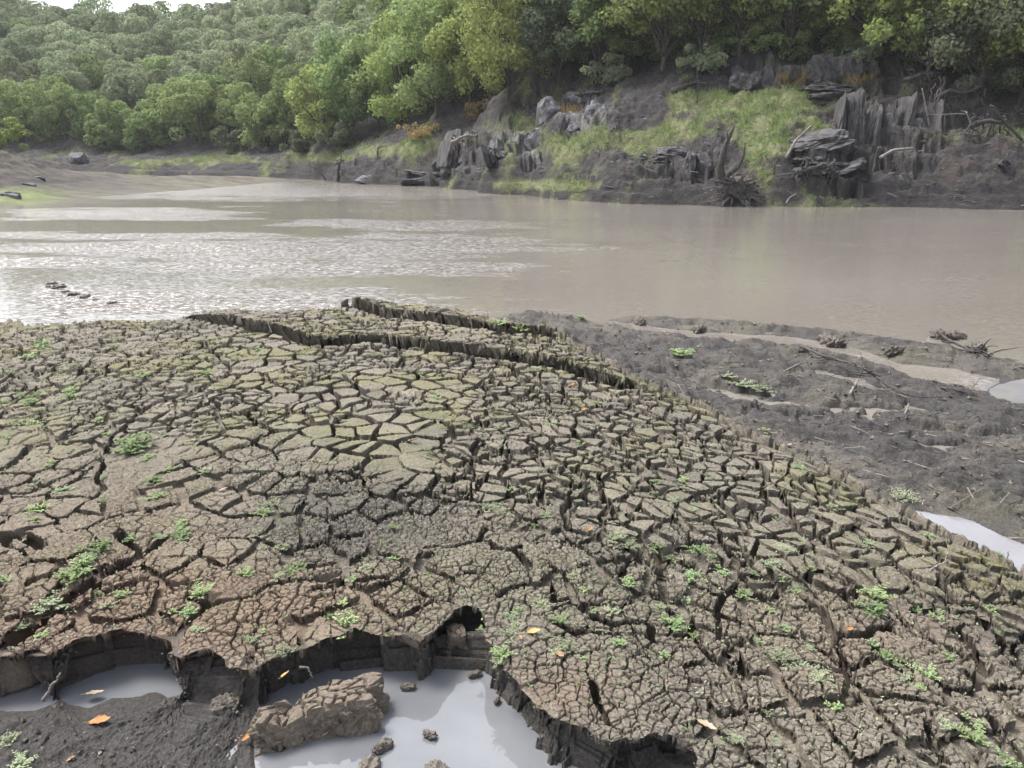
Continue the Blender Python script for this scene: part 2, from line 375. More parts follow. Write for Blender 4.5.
def near_surface(x, y):
    x = x.astype(f4); y = y.astype(f4)
    base = S0(x, y).astype(f4)
    px, py = project(x, y, base)
    wx = .042*fbm(x*6, y*6, 3, 5, .45); wy = .042*fbm(x*6+40, y*6+7, 3, 6, .45)
    # outline with ragged edge
    ex = x+.05*fbm(x*5, y*5, 3, 31); ey = y+.05*fbm(x*5+9, y*5, 3, 32)
    ins = inside_poly(ex, ey, POLY)
    dn, nvx, nvy = dist_poly(ex, ey, near_w)
    df, fvx, fvy = dist_poly(ex, ey, far_w)
    undul = .05*fbm(x*1.1, y*1.1, 3, 3)+.014*fbm(x*5, y*5, 3, 4)
    top = base+undul
    # ---- crack layers
    pyA = 365+.27*px
    left = sstep(300, 170, px)
    zA = sstep(40, -30, py-pyA)*(1-.75*left)
    zR = sstep(430, 560, px+.25*(py-400))
    grey = sstep(70, 20, np.sqrt(((px-360)/1.9)**2+((py-520)/.9)**2)) * 1.0
    X = x+.75*wx; Y = y+.75*wy
    gap = np.zeros(x.shape, f4); gdx = np.zeros(x.shape, f4); gdy = np.zeros(x.shape, f4)
    def under(k, ux, uy, amt):
        n_ = np.sqrt(ux*ux+uy*uy)+1e-5; q = amt*k
        return gdx+ux/n_*q, gdy+uy/n_*q
    # big plates
    b, c, ox, oy = voronoi(X/.225, Y/.25, 1); b = b*.225
    wv = .0135+.030*vnoise(x*4.3, y*4.3, 8)
    wb = np.maximum(wv, .0015)
    aBig = np.clip(zA*(1-zR)+.25*zR*zA+.30*(1-zA)*(vnoise(x*1.7, y*1.7, 12) > -.1), 0, 1)
    k = sstep(wb*1.15, wb*.5, b)*aBig
    gap = np.maximum(gap, k*.15); gdx, gdy = under(np.sqrt(k), -ox, -oy, .052)
    pl = (c-.5)*.014 - .02*oy*.30 + (ox*(hash2((c*999).astype(np.int64), (c*0).astype(np.int64), 3)-.5) + oy*(hash2((c*999).astype(np.int64), (c*0).astype(np.int64), 4)-.5))*.014
    top = top+(pl - .004*np.exp(-b/.012))*aBig
    tone = .5+(c-.5)*.55*aBig
    # medium plates on the right and far side
    b, c, ox, oy = voronoi(X/.155+4, Y/.17, 2); b = b*.155
    aM = np.clip(zA*zR+.30*zA*(1-zR)*(vnoise(x*2.2, y*2.2, 14) > 0)+.2*left*sstep(500, 380, py), 0, 1)
    wb = np.maximum(.0125+.026*vnoise(x*5, y*5, 9), .0015)
    k = sstep(wb*1.15, wb*.5, b)*aM
    gap = np.maximum(gap, k*.13); gdx, gdy = under(np.sqrt(k)*(gdx == 0), -ox, -oy, .042)
    hh = (c*999).astype(np.int64); z0 = hh*0
    top = top+((c-.5)*.014-.03*oy*.17+(ox*(hash2(hh, z0, 5)-.5)+oy*(hash2(hh, z0, 6)-.5))*.016-.003*np.exp(-b/.008))*aM
    tone = tone+(c-.5)*.5*aM
    # small plates everywhere
    b, c, ox, oy = voronoi((x+.3*wx)/.085, (y+.3*wy)/.09+3, 3); b = b*.085
    aS = np.clip((1-zA)*.9+.6*zA*sstep(-.05, .1, vnoise(x*2.5, y*2.5, 15)), 0, 1)*(1-.6*left*sstep(560, 470, py))*sstep(-.32, .1, vnoise(x*3, y*3, 21)+.25*(py > 560))
    ws = np.maximum(.0034+.0052*vnoise(x*7, y*7, 18), .0007)
    k = sstep(ws, ws*.5, b)*aS
    gap = np.maximum(gap, k*.036); gdx, gdy = under(np.sqrt(k)*(gdx == 0), -ox, -oy, .009)
    hh = (c*999).astype(np.int64); z0 = hh*0
    top = top+((c-.5)*.010+(ox*(hash2(hh, z0, 15)-.5)+oy*(hash2(hh, z0, 16)-.5))*.010)*aS
    tone = tone+(c-.5)*.25*aS
    # fine crackle
    sc = .034
    b, c, ox, oy = voronoi((x+wx*.13)/sc, (y+wy*.13)/sc, 4); b = b*sc
    aF = np.clip((1-zA)*sstep(420, 500, py)+.55*zA*sstep(.0, .15, fbm(x*1.9+7, y*1.9, 2, 29)), 0, 1)*(1-.55*left*sstep(600, 540, py))*sstep(-.35, 0, fbm(x*2.3, y*2.3, 2, 23)+.12)
    wf = np.maximum(.0024+.0028*vnoise(x*9, y*9, 19), .0006)
    k = sstep(wf*1.1, wf*.5, b)*aF
    gap = np.maximum(gap, k*.022)
    rub = grey
    top = top+((c-.5)*(.0035+.010*rub))*aF
    tone = tone+(c-.5)*.18*aF
    # crumbly grains
    crumb = sstep(-.05, .25, fbm(x*2.6+3, y*2.6, 3, 24))*.4+grey*.7
    crumb = np.clip(crumb, 0, 1.2)*(1-.4*zA)
    top = top+crumb*(.016*fbm(x*45, y*45, 3, 41, .65)) + .004*fbm(x*60, y*60, 2, 42)
    # traced cracks
    qx = x+.036*fbm(x*6, y*6, 2, 51, .42); qy = y+.036*fbm(x*6+3, y*6+8, 2, 52, .42)
    wmod = 1+.9*vnoise(x*6, y*6, 53)
    nearc = np.zeros(x.shape, f4)
    for w_, d_, P in CRW:
        d, cvx, cvy = dist_poly(qx, qy, P, reach=w_*3.2)
        wloc = w_*np.maximum(wmod, .35)
        k = sstep(wloc*(1.15 if w_ < .04 else 1.7), wloc*(.7 if w_ < .04 else .5), d)
        gap = np.maximum(gap, k*d_); nn_ = np.sqrt(cvx**2+cvy**2)+1e-4; am = .012+w_*1.3 if w_ < .04 else (.05 if w_ < .052 else .20); nearc = np.maximum(nearc, sstep(wloc*2.0, wloc*1.3, d))
        gdx = np.where(k > .03, -cvx/nn_*np.sqrt(k)*am, gdx); gdy = np.where(k > .03, -cvy/nn_*np.sqrt(k)*am, gdy)
        top = top-.012*np.exp(-d/.05)*(d < w_*3.2)
    # far blocks beyond the two scarps stand a little higher
    dsc, svx, svy = dist_poly(qx, qy, CRW[26][2]); beyond = (svy < 0)
    top = top+.075*beyond*np.exp(-dsc/.5)*sstep(150, 240, px)*sstep(700, 610, px)
    dsc2, svx2, svy2 = dist_poly(qx, qy, CRW[27][2]); beyond2 = (svy2 < 0)
    top = top+.10*beyond2*np.exp(-dsc2/.35)*sstep(330, 360, px)*sstep(620, 545, px)*(beyond)
    # far edge: turns down to the water
    top = top-.05*np.exp(-df/.10)*ins*(px > 560) - .05*np.exp(-df/.06)*ins*(px < 340)
    slab = top-gap
    edge_ = sstep(.01, .10, np.minimum(dn, df)); gdx = gdx*edge_; gdy = gdy*edge_
    # ---- mud flat beyond the slab
    rid = np.abs(fbm(x*2.2+.8*y, y*2.6, 4, 61))
    flat = .05+.045*fbm(x*.9, y*.9, 3, 60)+.07*(.28-rid)+.040*fbm(x*6, y*6, 5, 62, .6)+.030*np.minimum(0, .12-np.abs(fbm(x*4, y*5, 3, 63)))*3
    aa = x*.86-y*.5; bb = x*.5+y*.86
    rg = np.abs(fbm(aa*1.1+.3*fbm(x*2, y*2, 2, 97), bb*4.2, 4, 98, .55))
    flat = flat+.20*np.maximum(.22-rg, -.08)+.05*np.exp(-df/.5)
    fe = inside_poly(x+.10*fbm(x*3, y*3, 3, 66), y+.14*fbm(x*3+5, y*3, 3, 67), FLATEDGE); dfe, _, _ = dist_poly(x, y, FLATEDGE[:12])
    flat = np.where(fe, flat*sstep(0, .35, dfe)+.02*(1-sstep(0, .35, dfe)), -.10-.3*np.minimum(dfe, 1))
    jx = x+.07*fbm(x*4, y*4, 3, 64); jy = y+.07*fbm(x*4+4, y*4, 3, 65)
    pool = np.zeros(x.shape, f4)
    for P in POOLS:
        ip = inside_poly(jx, jy, P); dp, _, _ = dist_poly(jx, jy, P, closed=True)
        pool = np.maximum(pool, np.where(ip, 1, np.exp(-dp/.05)*.8)); flat = np.where(ip, np.minimum(flat, -.012-.1*np.minimum(dp, .3)), flat)
        flat = np.where(~ip, flat*sstep(-.05, .22, dp)+.004*(1-sstep(-.05, .22, dp)), flat)
    kx = x+.16*fbm(x*5, y*5, 4, 68, .65); ky = y+.16*fbm(x*5+4, y*5, 4, 69, .65)
    for P, w_, d_ in HOLLOWS:
        d, _, hvy = dist_poly(kx, ky, P, reach=w_*3)
        flat = flat-d_*1.7*np.exp(-(d/(w_*.75))**2)
    # ---- pit in front of the slab
    fm = inside_poly(jx, jy, FLOORMUD); dfm, _, _ = dist_poly(jx, jy, FLOORMUD, closed=True)
    lump = .035*fbm(x*8, y*8, 4, 71, .5)+.012*fbm(x*45, y*45, 4, 72, .75)
    pit = np.where(fm, PZ+.012+np.minimum(dfm, .3)*.14+lump*sstep(0, .06, dfm), PZ-.13+.02*fbm(x*6, y*6, 3, 73))
    pit = np.where(fm, pit, np.maximum(pit, PZ+.012-dfm*.9))
    WALL = .15
    dn = np.maximum(dn+.05*fbm(x*16, y*16, 4, 78, .6)*np.clip(dn/.05, 0, 1), 0)
    t = np.clip(dn/WALL, 0, 1)
    lip = top+0*t
    wallz = lip+(pit-lip)*(t**1.2)
    rough_w = .05*fbm(x*26, y*26, 4, 75, .65)
    isN = (~ins) & (dn < df)
    z = np.where(ins, slab, np.where(isN, np.where(t < 1, wallz+rough_w*np.sin(np.pi*t), pit), 0))
    tf = np.clip((df+.07*fbm(x*7, y*7, 3, 68, .5)*np.clip(df/.05, 0, 1))/.20, 0, 1)
    farz = slab+(flat-slab)*sstep(0, 1, tf)+.05*fbm(x*11, y*11, 3, 69, .5)*np.sin(np.pi*tf)
    z = np.where((~ins) & (~isN), farz, z)
    # undercut: wall points pulled in under the lip
    und = (.10+.12*(vnoise(x*3.5, y*3.5, 77)+.5))*sstep(0, .25, t)*(1-.5*t)+WALL*t*.35
    fade = 1-sstep(WALL, WALL+.22, dn)
    L = np.sqrt(nvx**2+nvy**2)+1e-5
    dx = np.where(isN, nvx/L*und*fade, np.where(ins, gdx, 0)); dy = np.where(isN, nvy/L*und*fade, np.where(ins, gdy, 0))
    fw_ = np.where((~ins) & (~isN) & (df < .10), sstep(0, .5, tf)*.02, 0)*(1-sstep(.10, .2, df)); LF = np.sqrt(fvx**2+fvy**2)+1e-5
    dx = dx+fvx/LF*fw_; dy = dy+fvy/LF*fw_
    # ---- masks
    moss = np.clip(zA*.8*sstep(520, 380, py)+.55*left*sstep(520, 400, py)+.9*np.exp(-(df/.5)**2)*(px > 560)+.25, 0, 1)*sstep(-.2, .25, fbm(x*2, y*2, 3, 81))*ins*sstep(700, 560, py)*(1-np.clip(gap/.03, 0, 1))*(1-nearc)
    moss = np.maximum(moss, .55*(~ins)*(~isN)*sstep(.12, .3, fbm(x*1.6+3, y*1.6, 3, 83)))
    wet = np.where(isN, np.where(t < 1, .55+.4*t, .95), np.where(ins, 0, sstep(.03, .14, df)*.93))
    wet = np.where((~ins) & (~isN), wet*(.62+.38*sstep(-.2, .25, fbm(x*1.7, y*1.7, 4, 88))), wet)
    wet = np.maximum(wet, .45*grey*ins)
    wet = np.maximum(wet, ins*.35*sstep(.05, .3, fbm(x*1.3+11, y*1.3, 3, 85))*sstep(600, 760, px)*sstep(560, 640, py))
    warm = np.clip(.75*np.exp(-(((px-300)/130)**2+((py-610)/48)**2))+.8*np.exp(-(((px-120)/110)**2+((py-620)/45)**2))+.55*np.exp(-(((px-560)/60)**2+((py-690)/30)**2))+.35*left*sstep(420, 540, py)+.35*np.exp(-(((px-850)/140)**2+((py-640)/60)**2)), 0, .9)*(1-grey*.6)
    return z, dx, dy, moss, wet, warm, np.clip(tone, 0, 1)

dep = np.linspace(math.radians(47.5), math.radians(9.6), 960)
rr = 1.95/np.tan(dep)
rr = np.concatenate([np.linspace(.6, rr[0], 14)[:-1], rr, np.linspace(rr[-1], 16, 14)[1:]])
az = np.concatenate([np.linspace(-66, -42, 90)[:-1], np.linspace(-42, 42, 1350), np.linspace(42, 66, 90)[1:]])
az = np.radians(az)
Rg, Ag = np.meshgrid(rr, az, indexing='ij')
gx = Rg*np.sin(Ag); gy = Rg*np.cos(Ag)
z, dx, dy, moss, wet, warm, tone = near_surface(gx, gy)
V = np.stack([gx+dx, gy+dy, z], -1).reshape(-1, 3)
me = mesh_np('mud_bank', V, grid_faces(*gx.shape)[:, ::-1], M_MUD, dict(moss=moss, wet=wet, warm=warm, tone=tone), smooth=True)
tag(obj('mud_bank', me), kind='structure', label='cracked grey brown mud bank beside the river', cat='mud bank')
NEARZ = z; 
def near_hit(px, py):
    d = ray(px, py); tt = np.linspace(1.5, 16, 3000)/d[1]
    xs = d[0]*tt; ys = d[1]*tt; zs = CZ+d[2]*tt
    r = np.sqrt(xs**2+ys**2); a = np.arctan2(xs, ys)
    ri = np.clip(np.searchsorted(rr, r), 1, len(rr)-1); ai = np.clip(np.searchsorted(az, a), 1, len(az)-1)
    h = np.maximum(z[ri, ai], 0)
    k = np.argmax(zs < h)
    if not (zs[k] < h[k]): k = len(zs)-1
    return np.array([xs[k], ys[k], h[k]])
print('near', round(time.time()-T0, 1))

# ------------------------------------------------------------------ far bank, hillside
def zray(px_or_none, py, Y):
    v = (384-py)/F
    return CZ+Y*(v*CT-ST)/(CT+v*ST)
def ysh(py): 
    v = (384-py)/F; return -CZ*(CT+v*ST)/(v*CT-ST)
# px: shore row, (mid row, Y), (tree line row, Y), (upper row, Y), (ridge row, Y)
COLS = [(-900, 176, (163, 82), (150, 92), (80, 118), (24, 165)), (-300, 176, (163, 80), (150, 90), (80, 116), (24, 165)), (0, 176, (163, 79), (150, 88), (85, 114), (24, 160)), (80, 176, (165, 77), (152, 86), (88, 112), (40, 152)),
        (150, 176, (165, 77), (152, 85), (90, 110), (44, 150)), (220, 177, (163, 76), (150, 84), (90, 106), (38, 150)), (290, 178, (163, 71), (149, 78), (85, 102), (18, 145)), (350, 183, (158, 62), (139, 70), (75, 92), (10, 140)),
        (430, 187.5, (150, 54), (116, 61), (50, 78), (-20, 128)), (500, 193, (140, 47.5), (95, 54), (10, 68), (-70, 110)), (560, 199, (132, 43), (80, 50), (-5, 62), (-110, 95)), (640, 203, (135, 39.5), (72, 46.5), (-10, 58), (-130, 88)),
        (700, 205, (132, 37.5), (75, 44), (-10, 55), (-130, 85)), (760, 206, (132, 36), (68, 42), (-15, 52), (-130, 82)), (830, 207, (140, 34.5), (72, 40.5), (-20, 50), (-130, 80)), (900, 208, (150, 34), (62, 40), (-20, 50), (-130, 80)),
        (960, 209, (150, 33.5), (82, 39), (-5, 49), (-120, 80)), (1024, 210, (150, 33), (100, 38), (10, 48), (-110, 80)), (1200, 213, (150, 32), (100, 37), (10, 47), (-110, 80)), (1800, 216, (150, 31), (100, 36), (10, 46), (-110, 80))]
cu = np.array([(c[0]-512)/F/1.035 for c in COLS])
cY = []; cZ = []
for c in COLS:
    y0 = ysh(c[1])
    Ys = [y0-3, y0-.25, y0+.05, c[2][1], c[3][1], c[4][1], c[5][1], c[5][1]+60]
    Zs = [-.6, -.05, .28, zray(0, c[2][0], c[2][1]), zray(0, c[3][0], c[3][1]), zray(0, c[4][0], c[4][1]), zray(0, c[5][0], c[5][1])]
    Zs.append(Zs[-1]-12)
    cY.append(Ys); cZ.append(Zs)
cY = np.array(cY); cZ = np.array(cZ)
def far_base(x, y):
    u = x/np.maximum(y, 1); K = cY.shape[1]
    Yk = np.stack([np.interp(u, cu, cY[:, k]) for k in range(K)], -1); Zk = np.stack([np.interp(u, cu, cZ[:, k]) for k in range(K)], -1)
    out = np.full(x.shape, -.6)
    for k in range(K-1):
        t = (y-Yk[..., k])/(Yk[..., k+1]-Yk[..., k])
        m = (t >= 0) & (t <= 1)
        out = np.where(m, Zk[..., k]+(Zk[..., k+1]-Zk[..., k])*t, out)
    out = np.where(y > Yk[..., -1], Zk[..., -1], out)
    return out, Yk
ROCKM = [(890, 120, 75, 48, 1), (828, 155, 50, 40, 1), (965, 105, 60, 45, .9), (470, 150, 42, 32, .9), (575, 112, 48, 24, .9), (515, 150, 34, 26, 1), (690, 168, 52, 26, .9), (765, 74, 34, 15, .9), (860, 70, 60, 28, 1), (1000, 150, 60, 40, .15), (620, 165, 60, 22, .15), (400, 172, 70, 12, .3)]
def rock_mask(x, y, zb):
    px, py = project(x, y, zb); m = np.zeros(x.shape)
    for cx, cy, rx, ry, a in ROCKM: m = np.maximum(m, a*sstep(1.15, .6, np.sqrt(((px-cx)/rx)**2+((py-cy)/ry)**2)+.5*fbm(x*.5, y*.5, 3, 115)))
    return m*(y < 75)
def far_z(x, y):
    zb0, _ = far_base(x, y); rm = rock_mask(x, y, zb0)*sstep(.3, .9, zb0)
    b_, c_, _, _ = voronoi((x*1.15+.5*fbm(x*.8, y*.8, 2, 116)).astype(f4), (y*.45+.2*x).astype(f4), 117)
    b2, c2, _, _ = voronoi((x*3.1+.5*fbm(x*2, y*2, 2, 118)).astype(f4), (y*1.6).astype(f4), 119)
    off = rm*(.9*(c_-.5)+.45*(c2-.5)-.22*np.exp(-b_/.06)-.10*np.exp(-b2/.08)+.5*fbm(x*1.7, zb0*1.7, 4, 126, .6))
    zz = far_z0(x, y+off)
    h = 1.15; q = (zz+.5*fbm(x*.5, y*.5, 3, 120)+.25*x*.3)/h; fl = np.floor(q)
    zs = (fl+sstep(.45, .95, q-fl)-q)*h*.8
    return np.where(zb0 > .3, zz+rm*zs+rm*.10*fbm(x*4, y*4, 3, 125, .6), far_z0(x, y))
def far_z0(x, y):
    sx = x+2.2*fbm(x*.25, y*.25, 3, 101); sy = y+1.2*fbm(x*.25+7, y*.25, 3, 102)
    zb, Yk = far_base(sx, sy)
    above = sstep(.1, 1.2, zb)
    steep = sstep(0, 1, zb)*sstep(9, 4, zb)*sstep(75, 55, y)
    terr_ = .16*np.abs(((zb+.5*fbm(x*.4, y*.4, 3, 103))/.75) % 1 - .5)*2
    z = zb+above*(.55*fbm(x*.45, y*.45, 4, 104)+.18*fbm(x*2.2, y*2.2, 4, 105, .6))+steep*(terr_+.45*np.abs(fbm(x*.9, y*.7, 5, 106, .6)))+sstep(.05, .3, zb)*sstep(2.2, 1.2, zb)*.14*(np.abs(((zb+.25*fbm(x*.35, y*.35, 3, 108))/.36) % 1-.5)*2-.5)
    z = z+.05*fbm(x*5, y*5, 3, 107)*(zb > 0)
    return np.where(zb < .02, zb, z)
uu = np.concatenate([np.linspace(-1.7, -.72, 60)[:-1], np.linspace(-.72, .78, 900), np.linspace(.78, 1.7, 60)[1:]])
s_ = np.concatenate([np.linspace(0, .5, 260), np.linspace(.5, 1, 160)[1:]])
Ymin = np.interp(uu, cu, cY[:, 0]); Ytl = np.interp(uu, cu, cY[:, 4]); Yend = np.interp(uu, cu, cY[:, -1])
YY = np.where(s_[:, None] < .5, Ymin+(Ytl+6-Ymin)*(s_[:, None]/.5), Ytl+6+(Yend-Ytl-6)*((s_[:, None]-.5)/.5))
XX = uu[None, :]*YY
ZZ = far_z(XX, YY)
fpx, fpy = project(XX, YY, ZZ)
RM = rock_mask(XX, YY, far_base(XX, YY)[0]); PALE = np.zeros(XX.shape)
for cx, cy, rx, ry in [(575, 112, 50, 22), (515, 150, 34, 24), (741, 75, 10, 12), (400, 178, 40, 7)]: PALE = np.maximum(PALE, sstep(1.1, .6, np.sqrt(((fpx-cx)/rx)**2+((fpy-cy)/ry)**2)))
WETB = sstep(1.5, .5, ZZ)*(ZZ > -.2)
GR = [(600, 141, 75, 11), (545, 185, 55, 5), (760, 122, 55, 24), (800, 98, 55, 14), (560, 148, 45, 12), (430, 146, 28, 8), (378, 151, 28, 7), (515, 130, 32, 10), (200, 161, 26, 5), (312, 157, 20, 4), (335, 158, 25, 4), (690, 132, 40, 10), (820, 82, 40, 8), (715, 100, 40, 12),
      (935, 136, 22, 5), (770, 147, 22, 8), (470, 140, 20, 5), (240, 160, 20, 4), (850, 95, 20, 5), (1012, 120, 10, 4), (520, 120, 20, 6), (150, 162, 20, 4), (405, 149, 22, 6)]
gm = np.zeros(XX.shape)
for cx, cy, rx, ry in GR: gm = np.maximum(gm, 1.15-np.sqrt(((fpx-cx)/rx)**2+((fpy-cy)/ry)**2)*.8)
gm = gm*(YY < Ytl+3)
grass = (1-.8*RM)*sstep(.05, .6, gm+(.75*fbm(XX*.45, YY*.45, 5, 111, .65)+.35*fbm(XX*2.2, YY*2.2, 3, 113))*(gm > -.5))
def bank_material():
    m, nt, b = new_mat('far_bank_soil')
    P = pos(nt)
    n1 = noise(nt, .5, 6, .65, P); n2 = noise(nt, 3.0, 6, .7, P); n3 = noise(nt, 14, 4, .7, P)
    c = mixc(nt, ramp(nt, n2, .35, .68), (.014, .013, .014), (.058, .053, .054))
    c = mixc(nt, ramp(nt, n1, .52, .68, 0, .65), c, (.075, .056, .048))
    c = mixc(nt, ramp(nt, n3, .62, .78, 0, .7), c, (.16, .155, .155))
    g = mixc(nt, ramp(nt, n2, .35, .65), (.115, .135, .055), (.20, .195, .10))
    mpr = nt.nodes.new('ShaderNodeMapping'); mpr.inputs['Scale'].default_value = (1.3, 1.3, .5); nt.links.new(P, mpr.inputs[0])
    nr = noise(nt, 2.4, 6, .72, mpr.outputs[0])
    rk = mixc(nt, ramp(nt, nr, .36, .66), (.014, .013, .0135), (.085, .08, .08)); rk = mixc(nt, ramp(nt, nr, .60, .72, 0, .8), rk, (.17, .165, .16))
    pl_ = mixc(nt, ramp(nt, nr, .38, .6), (.05, .046, .046), (.24, .235, .245))
    rk = mixc(nt, math_(nt, 'MULTIPLY', attr(nt, 'pale'), ramp(nt, n2, .40, .52)), rk, pl_)
    c = mixc(nt, attr(nt, 'rock'), c, rk)
    c = mixc(nt, math_(nt, 'MULTIPLY', attr(nt, 'wet'), .6), c, (.022, .020, .021))
    c = mixc(nt, math_(nt, 'MULTIPLY', attr(nt, 'grass'), .85), c, g)
    nt.links.new(c, b.inputs['Base Color']); b.inputs['Roughness'].default_value = .85; b.inputs['Specular IOR Level'].default_value = .3
    bump(nt, b, math_(nt, 'ADD', n2, math_(nt, 'MULTIPLY', n3, .4)), .9, .25)
    return m
M_BANK = bank_material()
me = mesh_np('hillside', np.stack([XX, YY, ZZ], -1).reshape(-1, 3), grid_faces(*XX.shape)[:, ::-1], M_BANK, dict(grass=grass, rock=RM, pale=PALE*RM, wet=WETB))
tag(obj('hillside', me), kind='structure', label='dark eroded river bank rising into a wooded hillside', cat='hillside')

def far_hit(px, py, y0=26, y1=170):
    d = ray(px, py); Ys = np.linspace(y0, y1, 4000); tt = Ys/d[1]
    xs = d[0]*tt; zs = CZ+d[2]*tt; h = far_z(xs, Ys)
    hit = zs < np.maximum(h, 0); k = np.argmax(hit)
    if not hit[k]: k = len(Ys)-1
    return np.array([xs[k], Ys[k], max(h[k], 0)])

# left spit
LC = [(-600, 225, (110, 40)), (-250, 216, (118, 41)), (-100, 211, (130, 41)), (0, 207, (144, 41)), (30, 204.5, (157, 44)), (65, 201, (169, 47)), (100, 197, (173.5, 50)), (150, 193, (175.5, 53)), (200, 189.5, (176.7, 56)), (250, 185, (178.2, 59)), (275, 182.5, (179.4, 61)), (300, 181, (182.5, 63))]
lu = np.array([(c[0]-512)/F/1.02 for c in LC])
lY = np.array([[ysh(c[1])-2, ysh(c[1]), c[2][1], c[2][1]+5, c[2][1]+9] for c in LC])
lZ = np.array([[-.5, 0, zray(0, *c[2]), zray(0, *c[2])*.8, -.6] for c in LC])
def left_z(x, y):
    sy = y+1.6*fbm(x*.2, y*.2, 3, 121); u = x/np.maximum(sy, 1)
    Yk = np.stack([np.interp(u, lu, lY[:, k]) for k in range(5)], -1); Zk = np.stack([np.interp(u, lu, lZ[:, k]) for k in range(5)], -1)
    out = np.full(x.shape, -.6)
    for k in range(4):
        t = (sy-Yk[..., k])/(Yk[..., k+1]-Yk[..., k]); m = (t >= 0) & (t <= 1)
        tt = t*t*.75+t*.25 if k == 1 else t
        out = np.where(m, Zk[..., k]+(Zk[..., k+1]-Zk[..., k])*tt, out)
    up = sstep(0, .3, out)
    return out+up*(.10*fbm(x*.8, y*.8, 4, 122)+.10*np.abs(((out*1.0+.3*fbm(x*.3, y*.3, 2, 124))/.35) % 1-.5))*sstep(0, .3, out)
lx_u = np.linspace(-1.5, -.2, 420); ly_s = np.linspace(0, 1, 220)
y0_ = np.interp(lx_u, lu, lY[:, 0]); y1_ = np.interp(lx_u, lu, lY[:, 4])
LYY = y0_+(y1_-y0_)*ly_s[:, None]; LXX = lx_u[None, :]*LYY; LZZ = left_z(LXX, LYY)
lpx, lpy = project(LXX, LYY, LZZ)
lg = np.clip(sstep(40, 8, np.sqrt(((lpx-20)/1.6)**2+((lpy-197)*3.0)**2))+.15*sstep(0, .3, fbm(LXX*.5, LYY*.5, 3, 131)), 0, 1)
ldark = np.clip(np.exp(-(((lpx-55)/75)**2+((lpy-181)/8)**2)), 0, 1)
def spit_material():
    m, nt, b = new_mat('tan_mud'); P = pos(nt)
    mp = nt.nodes.new('ShaderNodeMapping'); mp.inputs['Scale'].default_value = (.35, 1, 3); nt.links.new(P, mp.inputs[0])
    n1 = noise(nt, 1.2, 6, .65, mp.outputs[0]); n2 = noise(nt, 6, 5, .7, P)
    c = mixc(nt, ramp(nt, n1, .35, .62), (.045, .039, .033), (.125, .11, .086))
    c = mixc(nt, ramp(nt, n2, .55, .72, 0, .6), c, (.05, .043, .038))
    c = mixc(nt, math_(nt, 'MULTIPLY', attr(nt, 'dark'), ramp(nt, n2, .35, .6, .5, 1)), c, (.04, .035, .035))
    c = mixc(nt, math_(nt, 'MULTIPLY', attr(nt, 'grass'), ramp(nt, n1, .3, .6, .3, .9)), c, (.15, .19, .06))
    nt.links.new(c, b.inputs['Base Color']); b.inputs['Roughness'].default_value = .85; b.inputs['Specular IOR Level'].default_value = .3
    bump(nt, b, n2, .8, .15); return m
me = mesh_np('spit', np.stack([LXX, LYY, LZZ], -1).reshape(-1, 3), grid_faces(*LXX.shape)[:, ::-1], spit_material(), dict(grass=lg, dark=ldark))
tag(obj('spit', me), kind='structure', label='low tan mud spit reaching into the river from the left', cat='river bank')

# riverbed sheet to the horizon
me = mesh_np('riverbed', [(-290, -290, -.75), (290, -290, -.75), (290, 290, -.75), (-290, 290, -.75)], [(0, 1, 2, 3)], simple('riverbed', (.10, .09, .075), (.16, .14, .12), .3, .9, 0))
tag(obj('riverbed', me), kind='structure')

# ------------------------------------------------------------------ water
def river_material():
    m, nt, b = new_mat('muddy_water'); P = pos(nt)
    mp = nt.nodes.new('ShaderNodeMapping'); mp.inputs['Scale'].default_value = (.25, 1, 1); nt.links.new(P, mp.inputs[0])
    n0 = noise(nt, .22, 4, .6, mp.outputs[0])
    c = mixc(nt, ramp(nt, n0, .35, .65), (.160, .143, .127), (.186, .168, .150))
    nt.links.new(c, b.inputs['Base Color'])
    b.inputs['IOR'].default_value = 1.75; b.inputs['Specular IOR Level'].default_value = .5
    rip = attr(nt, 'ripple')
    mp2 = nt.nodes.new('ShaderNodeMapping'); mp2.inputs['Scale'].default_value = (.4, 1.5, 1); nt.links.new(P, mp2.inputs[0])
    w1 = noise(nt, 7, 3, .6, mp2.outputs[0]); w2 = noise(nt, 1.3, 2, .5, mp2.outputs[0])
    tn = nt.nodes.new('ShaderNodeTexNoise'); tn.inputs['Scale'].default_value = 26; tn.inputs['Detail'].default_value = 3; tn.inputs['Roughness'].default_value = .6
    nt.links.new(mp2.outputs[0], tn.inputs['Vector'])
    v1 = nt.nodes.new('ShaderNodeVectorMath'); v1.operation = 'SUBTRACT'; nt.links.new(tn.outputs['Color'], v1.inputs[0]); v1.inputs[1].default_value = (.5, .5, .5)
    am = ramp(nt, rip, 0, 1, .28, 3.6); cb = nt.nodes.new('ShaderNodeCombineXYZ'); nt.links.new(am, cb.inputs[0]); nt.links.new(am, cb.inputs[1]); cb.inputs[2].default_value = 0
    v2 = nt.nodes.new('ShaderNodeVectorMath'); v2.operation = 'MULTIPLY'; nt.links.new(v1.outputs[0], v2.inputs[0]); nt.links.new(cb.outputs[0], v2.inputs[1])
    v3 = nt.nodes.new('ShaderNodeVectorMath'); v3.operation = 'ADD'; nt.links.new(v2.outputs[0], v3.inputs[0]); v3.inputs[1].default_value = (0, 0, 1)
    v4 = nt.nodes.new('ShaderNodeVectorMath'); v4.operation = 'NORMALIZE'; nt.links.new(v3.outputs[0], v4.inputs[0]); nt.links.new(v4.outputs[0], b.inputs['Normal'])
    nt.links.new(ramp(nt, rip, 0, 1, .10, .10), b.inputs['Roughness'])
    return m
